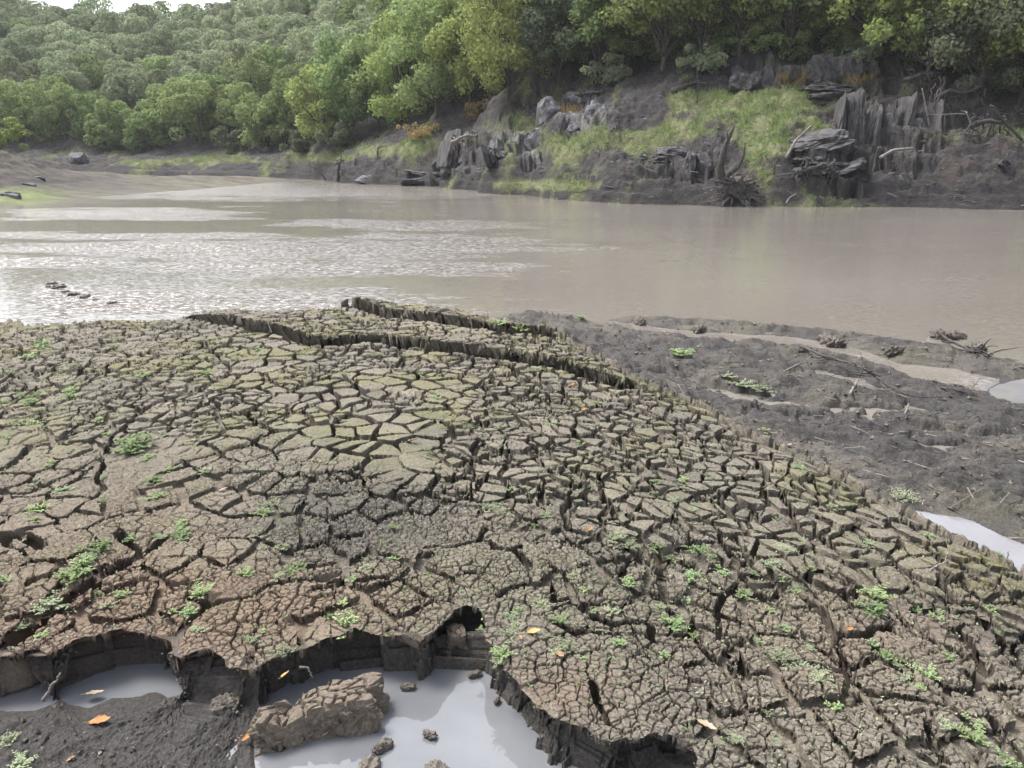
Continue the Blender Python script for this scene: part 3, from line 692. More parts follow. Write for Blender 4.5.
wu = np.linspace(-1.7, 1.7, 900); wy = np.concatenate([np.linspace(.5, 6, 20)[:-1], 1/np.linspace(1/6, 1/130, 420)])
WX = wu[None, :]*(wy[:, None]+1.0); WY = np.broadcast_to(wy[:, None], WX.shape)
wpx, wpy = project(WX, WY, np.zeros(WX.shape))
RB = [(230, 190, 170, 9), (400, 192, 120, 7), (150, 236, 150, 4), (200, 250, 230, 11), (420, 246, 140, 13), (210, 305, 170, 12), (330, 268, 220, 7), (60, 262, 90, 7), (120, 215, 110, 6), (60, 305, 25, 22), (1005, 393, 40, 14), (480, 225, 90, 6), (350, 225, 70, 5)]
rip = np.full(WX.shape, -.32)
for cx, cy, rx, ry in RB: rip = np.maximum(rip, 1.2-np.sqrt(((wpx-cx)/rx)**2+((wpy-cy)/ry)**2))
st = fbm(WX*.35, WY*1.1, 5, 141, .6)
st2 = fbm(WX*1.3, WY*3.0, 3, 147, .6)
rip = sstep(-.08, .62, rip+.9*st+.30*st2)
fleck = sstep(.25, .45, fbm(WX*1.2, WY*2.0, 3, 144))*sstep(560, 700, wpx)*np.exp(-((wpy-243)/14)**2)
rip = np.clip(np.maximum(rip, fleck*.25), 0, 1)
me = mesh_np('river', np.stack([WX, WY, np.zeros(WX.shape)], -1).reshape(-1, 3), grid_faces(*WX.shape)[:, ::-1], river_material(), dict(ripple=rip))
tag(obj('river', me), kind='structure', label='muddy brown river with rippled bright streaks', cat='river')
def puddle_material():
    m, nt, b = new_mat('puddle_water'); P = pos(nt)
    n0 = noise(nt, 2.2, 4, .6, P)
    nt.links.new(mixc(nt, ramp(nt, n0, .35, .65), (.115, .12, .129), (.15, .155, .166)), b.inputs['Base Color'])
    b.inputs['IOR'].default_value = 1.75; b.inputs['Roughness'].default_value = .02
    bump(nt, b, noise(nt, 5, 2, .5, P), .12, .01); return m
pp = W([(-260, 660), (0, 655), (250, 650), (480, 600), (640, 700), (760, 745), (760, 1000), (-400, 1000)], PZ)
pv = [(p[0], p[1], PZ) for p in pp]
me = bpy.data.meshes.new('puddle'); me.from_pydata(pv, [], [list(range(len(pv)))[::-1]]); me.materials.append(puddle_material())
tag(obj('puddle', me), kind='structure', label='milky grey puddle in the pit below the broken mud edge', cat='puddle')
PM = bpy.data.materials['puddle_water'].copy(); PM.name = 'pool_water'
for n_ in PM.node_tree.nodes:
    if n_.type == 'MIX': n_.inputs[6].default_value = (.16, .155, .165, 1); n_.inputs[7].default_value = (.20, .195, .205, 1)
for P, lab in ((POOLS[0], 'still grey pool between the plates and the mud flat at the right edge'), (POOLS[1], 'bright pool lying on the mud flat at the right edge')):
    c = P.mean(0); Q = c+(P-c)*1.25
    pm = bpy.data.meshes.new('pool'); pm.from_pydata([(q[0], q[1], .005) for q in Q], [], [list(range(len(Q)))[::-1]]); pm.materials.append(PM)
    tag(obj('pool', pm), kind='structure', label=lab, cat='pool')
print('ground', round(time.time()-T0, 1))

# ------------------------------------------------------------------ trees
def leaf_cloud(lobes, n, size, seed, up=.35, shell=(.78, 1.08), jit=.75, aspect=.62):
    r = np.random.default_rng(seed); lobes = np.asarray(lobes, float)
    p = lobes[:, 3]**2; p /= p.sum()
    k = r.choice(len(lobes), int(n*1.7), p=p)
    d = r.normal(size=(len(k), 3)); d[:, 2] += up; d /= np.linalg.norm(d, axis=1)[:, None]
    rad = lobes[k, 3]*(shell[0]+(shell[1]-shell[0])*r.random(len(k)))
    P = lobes[k, :3]+d*rad[:, None]*np.array([1, 1, .85])
    keep = np.ones(len(k), bool)
    for i, L in enumerate(lobes):
        keep &= (k == i) | (np.linalg.norm((P-L[:3])/np.array([1, 1, .85]), axis=1) > L[3]*.72)
    P = P[keep][:n]; d = d[keep][:n]; m = len(P)
    nn = d+jit*r.normal(size=(m, 3)); nn /= np.linalg.norm(nn, axis=1)[:, None]
    a = np.cross(nn, r.normal(size=(m, 3))); a /= np.linalg.norm(a, axis=1)[:, None]; b = np.cross(nn, a)
    s = size*(.55+.9*r.random(m))[:, None]
    V = np.stack([P-a*s, P-b*s*aspect+nn*s*.12, P+a*s, P+b*s*aspect+nn*s*.12], 1).reshape(-1, 3)
    return V, np.arange(m*4).reshape(-1, 4)
def oak_lobes(r, h, wd, n, low=.22, rl=(.16, .30)):
    L = []
    for i in range(n):
        t = r.random()
        zz = h*(low+(1-low)*t**.8*.92)
        # envelope: round dome
        e = math.sqrt(max(0.05, 1-((zz/h-.42)/.64)**2))
        a = r.random()*2*np.pi; q = wd*.5*e*math.sqrt(r.random())*.92
        rad = wd*(rl[0]+(rl[1]-rl[0])*r.random())*.72
        L.append((q*math.cos(a), q*math.sin(a), min(zz, h-rad*.7), rad))
    return L
def bend(p0, p1, n, wob, r):
    t = np.linspace(0, 1, n)[:, None]; P = np.asarray(p0)*(1-t)+np.asarray(p1)*t
    o = np.cumsum(r.normal(size=(n, 3)), 0)*wob; o -= o[0]+(o[-1]-o[0])*t
    return P+o
def trunk_geo(r, lobes, h, rad, lean=(0, 0), stems=1):
    g = Geo()
    for s in range(stems):
        off = np.array([0, 0, 0]) if stems == 1 else np.array([r.normal()*.25, r.normal()*.25, 0])
        top = np.array([lean[0]+off[0]*3, lean[1]+off[1]*3, h*.62])
        P = bend(off+np.array([0, 0, -.5]), top, 9, h*.012, r)
        g.tube(P, np.linspace(rad, rad*.35, 9)*(1 if stems == 1 else .7), 8, 0, .25)
        idx = np.argsort(r.random(len(lobes)))[:max(5, len(lobes)//(2*stems))]
        for i in idx:
            L = lobes[i]; k = int(np.clip(L[2]/h*8*.75, 2, 7)); a = P[k]
            B = bend(a, np.array(L[:3]), 6, .05*h/7, r)
            g.tube(B, np.linspace(rad*.42, rad*.08, 6), 5)
            for q in range(2):
                e = np.array(L[:3])+r.normal(size=3)*L[3]*.8
                g.tube(bend(B[3], e, 4, .04, r), np.linspace(rad*.16, rad*.04, 4), 4)
    return g
HILL_V = []
for i in range(9):
    r = np.random.default_rng(200+i); h = 5.2+1.8*r.random(); wd = h*(.85+.3*r.random())
    L = oak_lobes(r, h, wd, 26+int(8*r.random()), .08, (.13, .22))
    V, Fc = leaf_cloud(L, 3400, .17, 300+i, shell=(.85, 1.06), jit=.5)
    g = Geo(); g.add(V, Fc, 0); g.tube(bend((0, 0, -.6), (0, 0, h*.6), 5, .08, r), np.linspace(.16, .07, 5), 6, 1)
    HILL_V.append(g)
HILL_ME = {}
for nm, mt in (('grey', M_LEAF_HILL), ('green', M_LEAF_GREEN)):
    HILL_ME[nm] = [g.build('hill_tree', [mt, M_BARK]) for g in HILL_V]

def tl_Y(x, y): 
    return np.interp(x/y, cu, cY[:, 4])
def gz(x, y): return float((far_z if y < 78 else far_z0)(np.array([x], float), np.array([y], float))[0])
pts = []
cand = np.random.default_rng(5)
for _ in range(26000):
    Yc = 80+(175-80)*cand.random()**.85; uc = -.80+1.0*cand.random()
    xc = uc*Yc
    tl = np.interp(uc, cu, cY[:, 4]); rg = np.interp(uc, cu, cY[:, 6])
    if Yc < tl+1.0 or Yc > rg+5: continue
    if uc > -.12 and Yc < tl+9+ (uc+.12)*30: continue
    md = 3.0+(Yc-90)*.008
    zc = float(far_base(np.array([xc]), np.array([Yc]))[0][0]); qx, qy = project(np.array(xc), np.array(Yc), np.array(zc+6.5))
    if qx < -30 or qx > 620 or qy < -45: continue
    if qx > 440 and qy < 10: continue
    if pts and np.min(np.sum((np.array(pts)-(xc, Yc))**2, 1)) < md*md: continue
    pts.append((xc, Yc))
print('hill trees', len(pts))
r = np.random.default_rng(77)
pts.sort(key=lambda p: p[1]+0*p[0])
HT = []; XV = []; XF = []; xn = 0
for i, (x, y) in enumerate(pts):
    if i >= 300:                                    # the farthest crowns read as one mass
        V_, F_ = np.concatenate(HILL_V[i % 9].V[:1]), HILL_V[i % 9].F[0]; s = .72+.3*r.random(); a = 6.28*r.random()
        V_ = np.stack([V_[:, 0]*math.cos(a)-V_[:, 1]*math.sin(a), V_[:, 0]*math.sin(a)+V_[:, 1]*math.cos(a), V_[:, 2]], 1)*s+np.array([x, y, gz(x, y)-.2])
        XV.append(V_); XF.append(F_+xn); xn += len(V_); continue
    zc = gz(x, y); qx, qy = project(np.array(x), np.array(y), np.array(zc+3))
    tl = tl_Y(x, y)
    front = y < tl+7
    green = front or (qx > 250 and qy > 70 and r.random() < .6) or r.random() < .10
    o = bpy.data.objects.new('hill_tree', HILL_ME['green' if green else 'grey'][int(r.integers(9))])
    s = .68+.34*r.random(); s *= 1+.10*(y > 120)
    o.location = (x, y, zc-.2); o.scale = (s, s, s*(.85+.3*r.random())); o.rotation_euler = (0, 0, 6.28*r.random())
    link(o)
    if front: lab = 'rounded oak in the lowest row of the far wood, just above the dark mud'; grp = 'shoreline oaks of the far wood'
    elif qy < 22: lab = 'small tree crown on the skyline of the far wooded hill under the pale sky'; grp = 'skyline trees of the far wood'
    elif green: lab = 'fresh green oak crown packed among duller crowns on the far wooded hillside'; grp = 'fresh green oaks of the far wood'
    elif qy < 75: lab = 'grey green oak crown on the hazy upper half of the far wooded hillside'; grp = 'upper oaks of the far wood'
    else: lab = 'grey green oak crown on the lower half of the far wooded hillside'; grp = 'lower oaks of the far wood'
    tag(o, lab, 'tree', grp)

if XV: tag(obj('far_wood', mesh_np('far_wood', np.concatenate(XV), np.concatenate(XF), M_LEAF_HILL)), 'hazy mass of tree crowns along the top of the far wooded hill', 'wood', None, 'stuff')
def big_tree(name, px, py, h, wd, n_lobes, n_leaf, leaf, mat, label, seed, low=.25, rad=.16, lean=(0, 0), stems=1, Y=None, up=.3, cat='tree', rl=(.15, .27)):
    b = far_hit(px, py) if Y is None else None
    if b is None:
        b = at_Y(px, py, Y); b[2] = gz(b[0], b[1])
    r = np.random.default_rng(seed)
    L = oak_lobes(r, h, wd, n_lobes, low, rl)
    L = [(a+lean[0]*c/h, b_+lean[1]*c/h, c, d) for a, b_, c, d in L]
    root = empty(name, (b[0], b[1], b[2]-.1)); tag(root, label, cat)
    V, Fc = leaf_cloud(L, n_leaf, leaf, seed+1, up=up*.6, shell=(.45, 1.38))
    obj('crown', mesh_np('crown', V, Fc, mat), root)
    obj('trunk', trunk_geo(r, L, h, rad, lean, stems).build('trunk', M_BARK), root)
    return root
G_, Lm, Gy, Hl = M_LEAF_GREEN, M_LEAF_LIME, M_LEAF_GREY, M_LEAF_HILL
BT = [
 (268, 147, 5.0, 5.2, G_, 'dark green rounded oak at the far left end of the tall shoreline row'), (296, 146, 5.8, 5.6, G_, 'mid green oak with a bulging crown, between the far bend and the taller row'), (325, 143, 6.4, 5.8, Lm, 'pale yellow green oak in the shoreline row above a strip of grass'),
 (352, 138, 6.9, 5.6, G_, 'deep green oak in the shoreline row, two crowns left of the tallest'), (380, 131, 7.6, 6.2, G_, 'broad green oak directly left of the tallest shoreline oak'), (405, 124, 8.0, 6.0, Lm, 'tall lime tinted oak above the rust brown bracken on the far bank'),
 (436, 116, 8.6, 6.6, G_, 'tallest green oak of the shoreline row, rising to the top of the photo'), (470, 108, 7.4, 5.6, Lm, 'yellow green oak behind the bright spreading oak'), (508, 99, 7.6, 6.6, Lm, 'brightest yellow green spreading oak at the upper centre'),
 (560, 84, 5.2, 5.6, Gy, 'grey green feathery willow above the pale rocks'), (598, 80, 5.0, 4.8, G_, 'bushy green tree between the grey willow and the bare trunks'), (628, 74, 6.6, 5.4, Lm, 'lime green tree leaning over the reddish bare slope'),
 (660, 70, 7.2, 5.2, G_, 'slim tree with a bare grey trunk above the reddish slope'), (688, 66, 7.6, 6.0, Lm, 'tree with a forked pale trunk above the dark fallen log'), (738, 56, 6.6, 6.8, Lm, 'wide lime tree spreading over the squared dark rock'),
 (786, 56, 6.4, 6.2, G_, 'dark stemmed oak behind the orange bracken'), (826, 52, 6.8, 6.0, G_, 'three stemmed oak standing on the dark upper ledge'), (872, 60, 6.2, 6.4, Lm, 'pale leafed oak above the vertical slate cliff'),
 (925, 78, 5.2, 6.2, Lm, 'low oak whose pale boughs droop over the root covered slope'), (972, 92, 4.6, 6.0, Gy, 'grey green oak drooping over the dark hollow at the right'), (1020, 100, 5.0, 6.0, Lm, 'yellowish oak at the right edge of the photo'), (1070, 105, 5.0, 6.0, G_, 'oak just past the right edge with boughs reaching in'),
]
for i, (px, py, h, wd, mt, lab) in enumerate(BT):
    far = px < 480
    lown = .10 if px < 520 else .30
    big_tree('oak_tree' if mt is not Gy else 'willow_tree', px, py, h, wd, 46 if far else 70, 6500 if far else 13000, .135 if far else .10, mt, lab, 500+i*3, low=lown, rad=.13, stems=3 if px == 826 else (2 if px in (688, 786) else 1), lean=(0, -.8 if px > 500 else -.3), rl=(.08, .17) if not far else (.10, .19))
# second rank of trees on the slope behind, up to the top of the picture
r = np.random.default_rng(91); k = 0
for u in np.linspace(-.11, .82, 17):
    for q in range(3):
        uq = u+.025*r.normal(); yb = np.interp(uq, cu, cY[:, 4])+3.5+4.2*q+r.random()*1.5; xb = uq*yb
        o = bpy.data.objects.new('slope_tree', HILL_ME['green'][int(r.integers(9))]); s = .95+.3*r.random()
        o.location = (xb, yb, gz(xb, yb)-.3); o.scale = (s, s, s); o.rotation_euler = (0, 0, 6.28*r.random()); link(o)
        tag(o, 'shaded green tree standing behind the front oaks on the steep right hand slope', 'tree', 'trees behind the front oaks on the right slope')
# undergrowth at the foot of the oaks
r = np.random.default_rng(93)
for i, px in enumerate(np.linspace(528, 1015, 26)):
    u = (px-512)/F/1.07; yb = np.interp(u, cu, cY[:, 4])+.9+1.9*r.random(); xb = u*yb
    o = bpy.data.objects.new('shrub', HILL_ME['green'][int(r.integers(9))]); s = .26+.2*r.random()
    o.location = (xb, yb, gz(xb, yb)-.25); o.scale = (s*1.3, s*1.3, s); o.rotation_euler = (0, 0, 6.28*r.random()); link(o)
    tag(o, 'low green shrub in the undergrowth at the foot of the right hand oaks', 'shrub', 'undergrowth shrubs under the right hand oaks')
# bushes
def bush(px, py, h, wd, mt, lab, seed, Y=None, n=1500, leaf=.09, base=None):
    b = far_hit(px, py) if base is None else base
    r = np.random.default_rng(seed); L = [(r.normal()*wd*.24, r.normal()*wd*.24, h*(.12+.7*r.random()**1.3), wd*(.06+.10*r.random())) for _ in range(26)]
    root = empty('bush', (b[0], b[1], b[2]-.05)); tag(root, lab, 'bush')
    V, Fc = leaf_cloud(L, n, leaf, seed+1); obj('foliage', mesh_np('foliage', V, Fc, mt), root)
    g = Geo()
    for i in range(7): g.tube(bend((0, 0, -.1), np.array(L[i][:3]), 5, .03, r), np.linspace(.03, .01, 5), 5)
    obj('stem', g.build('stem', M_BARK), root)
bush(234, 152, 2.6, 3.2, Gy, 'pale grey green willow bush at the water end of the far wood', 701, n=2200, leaf=.14)
bush(300, 152, 2.2, 3.0, Gy, 'grey green bush on the far bank under the shoreline oaks', 703, n=2000, leaf=.13)
bush(340, 147, 2.0, 2.6, Gy, 'small ashen bush below the pale yellow green oak', 705, n=1800, leaf=.12)
bush(478, 118, 1.3, 1.8, M_ORANGE, 'rust orange bracken bush beside the grey rocks left of centre', 707, n=1300, leaf=.07)
bush(422, 138, 1.0, 2.4, M_ORANGE, 'low rust brown bracken clump under the tall lime tinted oak', 709, n=1000, leaf=.08)
bush(610, 84, 1.8, 2.6, Hl, 'dark bush at the head of the reddish bare slope', 711, n=2200, leaf=.08)
bush(705, 72, 1.6, 2.8, Hl, 'dark bush beside the forked trunk', 713, n=2200, leaf=.08)
bush(862, 66, 1.6, 2.6, Hl, 'dark bush growing over the top of the slate cliff', 715, n=2200, leaf=.08)
bush(1000, 92, 1.8, 3.2, Hl, 'dark bush in the shade under the drooping right hand oaks', 717, n=2400, leaf=.08)
bb = at_Y(-8, 143, 45); bb[2] = float(left_z(np.array([bb[0]]), np.array([45.]))[0])
bush(0, 0, 2.6, 2.6, Lm, 'yellow green bush cut by the left edge of the photo', 719, base=bb, n=2600, leaf=.09)
print('trees', round(time.time()-T0, 1))

# ------------------------------------------------------------------ rocks
def block_mesh(name, dim, seed, mat, col=0, amp=.12, res=36, ex=.45, crack=None, strata=0, freq=1.6):
    """closed blocky lump: cube sphere pushed towards a box, then broken up by noise"""
    g = np.linspace(-1, 1, res); A, B = np.meshgrid(g, g, indexing='ij'); Vs = []; Fs = []; n = 0
    for ax in range(3):
        for s in (-1, 1):
            P = np.zeros((res, res, 3)); P[..., ax] = s; P[..., (ax+1) % 3] = A; P[..., (ax+2) % 3] = B
            f = grid_faces(res, res); f = f if s < 0 else f[:, ::-1]
            Vs.append(P.reshape(-1, 3)); Fs.append(f+n); n += res*res
    V = np.concatenate(Vs); Fc = np.concatenate(Fs)
    key = np.round(V*1e4).astype(np.int64); _, first, inv = np.unique(key, axis=0, return_index=True, return_inverse=True)
    V = V[first]; Fc = np.asarray(inv).reshape(-1)[Fc]
    sph = V/np.linalg.norm(V, axis=1)[:, None]
    D = V*(1-ex)*.82+sph*ex; nrm = sph
    Q = D*np.array(dim)/2; sc = max(dim)
    x, y, zz = Q[:, 0]*freq/sc*4, Q[:, 1]*freq/sc*4, Q[:, 2]*freq/sc*4
    d = amp*sc*.5*(fbm(x+.6*zz, y-.4*zz+3, 5, seed, .58)+.7*fbm(zz+.5*x, y+9, 5, seed+5, .58)-.8*np.abs(fbm(zz*.8-x*.7, y+x*.4, 3, seed+6)))
    if col:
        a = np.arctan2(Q[:, 1]/dim[1], Q[:, 0]/dim[0])*col+.6*fbm(zz*.5, x*.5, 2, seed+9)
        b_, c_, _, _ = voronoi(a.astype(f4), (zz*.12).astype(f4), seed+11)
        side = 1-np.abs(nrm[:, 2])**2
        d += side*amp*sc*(.8*(c_-.5)-.55*np.exp(-b_/.07))
    if strata:
        ph = (Q[:, 2]+.25*Q[:, 0])*strata+.7*fbm(x, y, 3, seed+14)
        d += amp*sc*.22*(np.abs((ph % 1)-.5)*2-.5)*(1-np.abs(nrm[:, 2]))*(1+fbm(x*2, y*2, 2, seed+20)*2)
    if crack is not None:
        cs, cd = crack
        b_, c_, _, _ = voronoi((Q[:, 0]/cs+.2*fbm(Q[:, 0]*20, Q[:, 1]*20, 2, 3)).astype(f4), (Q[:, 1]/cs+.2*fbm(Q[:, 0]*20, Q[:, 1]*20+5, 2, 4)).astype(f4), seed)
        topm = sstep(.35, .7, nrm[:, 2])
        d = d*(1-.85*topm)
        Q = Q+np.stack([0*d, 0*d, topm*(-cd*sstep(.16, .05, b_)+(c_-.5)*cd*.5)], 1)
    Q = Q+nrm*d[:, None]
    return mesh_np(name, Q, Fc, mat)
def place(name, me, p, rot=(0, 0, 0), label=None, cat=None, group=None):
    o = obj(name, me, None, p); o.rotation_euler = rot; tag(o, label, cat, group); return o
def poly_rock(name, dim, seed, mat, planes=15, res=20, rough=.05):
    """angular lump: a ball cut by random planes, closed"""
    r = np.random.default_rng(seed); g = np.linspace(-1, 1, res); A, B = np.meshgrid(g, g, indexing='ij'); Vs = []; Fs = []; n = 0
    for ax in range(3):
        for s in (-1, 1):
            P = np.zeros((res, res, 3)); P[..., ax] = s; P[..., (ax+1) % 3] = A; P[..., (ax+2) % 3] = B
            f = grid_faces(res, res); f = f if s < 0 else f[:, ::-1]
            Vs.append(P.reshape(-1, 3)); Fs.append(f+n); n += res*res
    V = np.concatenate(Vs); Fc = np.concatenate(Fs); key = np.round(V*1e4).astype(np.int64)
    _, first, inv = np.unique(key, axis=0, return_index=True, return_inverse=True); V = V[first]; Fc = np.asarray(inv).reshape(-1)[Fc]
    D = V/np.linalg.norm(V, axis=1)[:, None]
    nrm = r.normal(size=(planes, 3)); nrm /= np.linalg.norm(nrm, axis=1)[:, None]
    nrm = np.concatenate([nrm, [[0, -1, .15], [1, 0, .1], [-1, .1, 0], [.1, .2, 1], [0, 0, -1], [0, 1, 0]]]); nrm /= np.linalg.norm(nrm, axis=1)[:, None]
    dk = np.concatenate([.72+.34*r.random(planes), .78+.15*r.random(6)])
    q = D@nrm.T; rad = np.min(np.where(q > .05, dk/np.maximum(q, .05), 9), axis=1); rad = np.minimum(rad, 1.25)
    Q = D*rad[:, None]; w_ = fbm(Q[:, 0]*3+seed, Q[:, 1]*3+Q[:, 2]*2, 4, seed, .6)+.8*fbm(Q[:, 2]*3.5, Q[:, 0]*3+Q[:, 1], 4, seed+3, .6)
    Q = (Q+D*(rough*1.6*w_)[:, None])*np.array(dim)*.56
    return mesh_np(name, Q, Fc, mat, smooth=False)
def far_rock(px, py, wpx, hpx, dpt, seed, mat, label, rot=0, tilt=-.35, sink=.5, planes=15, slant=0):
    """px,py: foot of the rock in the photo"""
    b = far_hit(px, py); s = b[1]/F*.78; wd, h = wpx*s, hpx*s
    me = poly_rock('rock', (wd, dpt, h*(1+sink)), seed, mat, planes)
    return place('rock', me, (b[0], b[1]+dpt*.75, b[2]+h*.46-h*sink*.5), (tilt, slant, rot), label, 'rock')
def outcrop(px, py, wpx, hpx, dpt, seed, label, n, part, vertical=True, mat=None, lean=0, top_slope=0):
    """one crag of n ribs (upright) or layers (lying), each a part"""
    b = far_hit(px, py); s = b[1]/F; wd, h = wpx*s, hpx*s; r = np.random.default_rng(seed)
    root = empty('rock_outcrop', b); tag(root, label, 'rock outcrop')
    for i in range(n):
        if vertical:
            t = (i+.5)/n+.25*(r.random()-.5)/n; hh = h*(.50+.45*r.random())*(1-top_slope*t); d = (wd/n*(1.3+1.0*r.random()), dpt*(.7+.4*r.random()), hh*(1.1+.4*r.random()))
            p = ((t-.5)*wd, .62*dpt+.3*(r.random()-.5)*dpt, hh*.22); rot = (-.14+.06*r.normal(), lean+.06*r.normal(), .3*r.normal())
        else:
            t = (i+.5)/n; d = (wd*(1.05-.45*t)*(.7+.5*r.random()), dpt*(.7+.4*r.random()), h/n*2.1); p = (wd*.10*r.normal()+wd*.10*t, .66*dpt+.25*dpt*t, h*(t-.12)); rot = (.08*r.normal(), lean+.12*r.normal(), .3*r.normal())
        o = obj(part, poly_rock(part, d, seed*7+i, mat or M_ROCK, 12, 22, .07), root, p); o.rotation_euler = rot
    return root
outcrop(893, 152, 92, 62, 2.6, 901, 'dark slate cliff with upright ribs at the right of the far bank', 18, 'rib', lean=.06)
outcrop(824, 182, 70, 46, 2.2, 903, 'broken layered dark rock at the foot of the slate cliff, left side', 11, 'layer', False, lean=-.25)
outcrop(842, 106, 74, 20, 2.4, 905, 'dark ledge capping the left end of the slate cliff below the orange bracken', 5, 'layer', False)
outcrop(958, 124, 50, 38, 2.2, 907, 'jagged dark rock right of the slate cliff under tangled roots', 7, 'rib', lean=.3, top_slope=.3)
outcrop(850, 82, 64, 34, 2.4, 909, 'squarish dark crag at the feet of the three stemmed oak', 6, 'rib', lean=-.1)
outcrop(770, 88, 56, 22, 1.6, 911, 'squared dark rock with a pale left face above the grass', 5, 'rib')
far_rock(740, 86, 13, 22, .9, 913, M_PALEROCK, 'pale upright rock face at the left end of the squared dark rock', sink=.3)
far_rock(548, 120, 32, 26, 1.6, 921, M_PALEROCK, 'tallest pale grey rock in the cluster left of the reddish slope', slant=.25)
far_rock(575, 112, 28, 26, 1.6, 923, M_ROCK, 'dark grey rock between the pale rocks of the cluster', slant=-.2)
far_rock(600, 124, 30, 24, 1.5, 925, M_PALEROCK, 'squat pale rock at the right end of the pale cluster', slant=-.3)
far_rock(574, 133, 18, 10, .9, 927, M_PALEROCK, 'small pale boulder below the pale rock cluster')
far_rock(541, 154, 34, 26, 1.6, 929, M_PALEROCK, 'pale slanting rock on the grass edge left of centre', slant=-.7)
far_rock(516, 168, 26, 13, 1.2, 931, M_PALEROCK, 'lower pale grey rock by the water, below the slanting rock', slant=-.5)
outcrop(503, 162, 32, 24, 1.6, 933, 'dark ribbed rock with pale streaks beside the slanting pale rock', 8, 'rib', lean=-.3)
outcrop(463, 160, 40, 32, 2.2, 935, 'dark weathered hump of rock and roots above the shore left of centre', 12, 'rib', lean=.25)
outcrop(436, 181, 60, 10, 2.2, 937, 'long grey ledge at the waterline left of centre', 4, 'layer', False)
far_rock(376, 182, 56, 7, 1.6, 939, M_PALEROCK, 'low pale ledge at the waterline beside the dead sapling', tilt=0)
far_rock(272, 177, 10, 4, 1.0, 941, M_PALEROCK, 'small whitish rock at the far water edge', tilt=0)
outcrop(672, 176, 50, 28, 1.8, 943, 'dark rounded mud rock left of the upturned stump', 6, 'layer', False)
outcrop(706, 172, 30, 24, 1.4, 945, 'fissured dark rock touching the upturned stump', 4, 'rib')
far_rock(70, 165, 24, 14, 2.2, 947, M_PALEROCK, 'rounded purplish grey boulder at the far bend behind the left spit', planes=30)
bl = [at_z(10, 190, .55), at_z(28, 187, .5), at_z(40, 183, .6), at_z(6, 184, .8)]
for i, (p, lb) in enumerate(zip(bl, ('pale slab lying lowest on the dark part of the left spit', 'grey slab in the middle of the dark part of the left spit', 'grey slab furthest right on the dark part of the left spit', 'pale slab at the left edge above the green strip'))):
    p[2] = float(left_z(np.array([p[0]]), np.array([p[1]]))[0])
    place('rock', poly_rock('rock', (.8, .5, .25), 950+i, M_PALEROCK), p, (.2, .1, i*1.1), lb, 'rock')

# ------------------------------------------------------------------ roots, logs and snags of the far bank
def far_log(pxs, rad, mat, label, name='driftwood_log', cat='log', lift=.15, seed=0, twigs=0, Yoff=0, group=None):
    """log through picture points standing on / over the bank"""
    r = np.random.default_rng(seed)
    b0 = far_hit(*pxs[0]); Y = b0[1]-.15+Yoff
    P = [at_Y(px, py, Y+.06*i) for i, (px, py) in enumerate(pxs)]
    c = np.array(P[0]); P = np.array(P)-c
    t = np.linspace(0, len(P)-1, 5*len(P)); Q = np.stack([np.interp(t, range(len(P)), P[:, k]) for k in range(3)], 1)
    Q[1:-1] = (Q[:-2]+Q[1:-1]*2+Q[2:])/4
    g = Geo(); g.tube(Q, np.linspace(rad, rad*.45, len(Q)), 8, 0, .3)
    for i in range(twigs):
        k = int(r.integers(len(Q)//3, len(Q))); e = Q[k]+r.normal(size=3)*np.array([.5, .25, .4])
        g.tube(bend(Q[k], e, 5, .04, r), np.linspace(rad*.4, rad*.12, 5), 5)
    o = obj(name, g.build(name, mat), None, c); tag(o, label, cat, group); return o
far_log([(786, 158), (796, 140), (812, 125)], .07, M_DEADWOOD, 'pale log leaning up against the layered dark rock', seed=1)
far_log([(880, 158), (893, 150), (914, 148)], .08, M_DEADWOOD, 'pale curved log lying under the slate cliff', seed=2)
far_log([(644, 155), (655, 163), (671, 168)], .06, M_DEADWOOD, 'thin pale branch on the mud left of the upturned stump', seed=3, twigs=2)
far_log([(540, 173), (556, 166), (575, 160)], .10, M_DARKWOOD, 'dark waterlogged log on the bank above the green strip', seed=4, twigs=4)
far_log([(672, 92), (690, 84), (704, 80)], .16, M_DARKWOOD, 'thick dark fallen log at the top of the reddish slope', seed=5, twigs=3)
far_log([(697, 103), (698, 88), (697, 70)], .04, M_DARKWOOD, 'thin dead sapling standing below the forked trunk', 'dead_sapling', 'dead tree', seed=6, twigs=3)
far_log([(338, 181), (338, 168), (341, 160)], .14, M_DARKWOOD, 'black dead sapling standing at the edge of the water', 'dead_sapling', 'dead tree', seed=7, twigs=12)
far_log([(326, 180), (320, 172), (316, 168)], .07, M_DARKWOOD, 'spindly black snag left of the black dead sapling', 'dead_sapling', 'dead tree', seed=8, twigs=6)
far_log([(378, 158), (377, 152), (380, 146)], .07, M_DARKWOOD, 'small dark snag on the grass strip below the deep green oak', 'dead_sapling', 'dead tree', seed=9, twigs=5)
far_log([(432, 166), (442, 156), (450, 148)], .12, M_DARKWOOD, 'dark log propped on the weathered hump left of centre', seed=10, twigs=3)
far_log([(1000, 166), (1004, 160), (1016, 166)], .12, M_DARKWOOD, 'dark driftwood stump end at the right of the far mud', seed=11, twigs=7)
far_log([(786, 203), (790, 197), (796, 194)], .035, M_DEADWOOD, 'small pale stick at the far waterline', 'stick', 'stick', seed=12)
far_log([(985, 138), (972, 126), (966, 112)], .05, M_DEADWOOD, 'thin pale root slanting down the right hand slope', 'root', 'root', seed=13, twigs=2)
far_log([(930, 128), (926, 108), (922, 88)], .05, M_DEADWOOD, 'pale root running down the right face of the slate cliff', 'root', 'root', seed=14)
far_log([(1022, 140), (1005, 122), (990, 105)], .06, M_DARKWOOD, 'dark fallen pole on the slope at the right edge', seed=15, twigs=2)
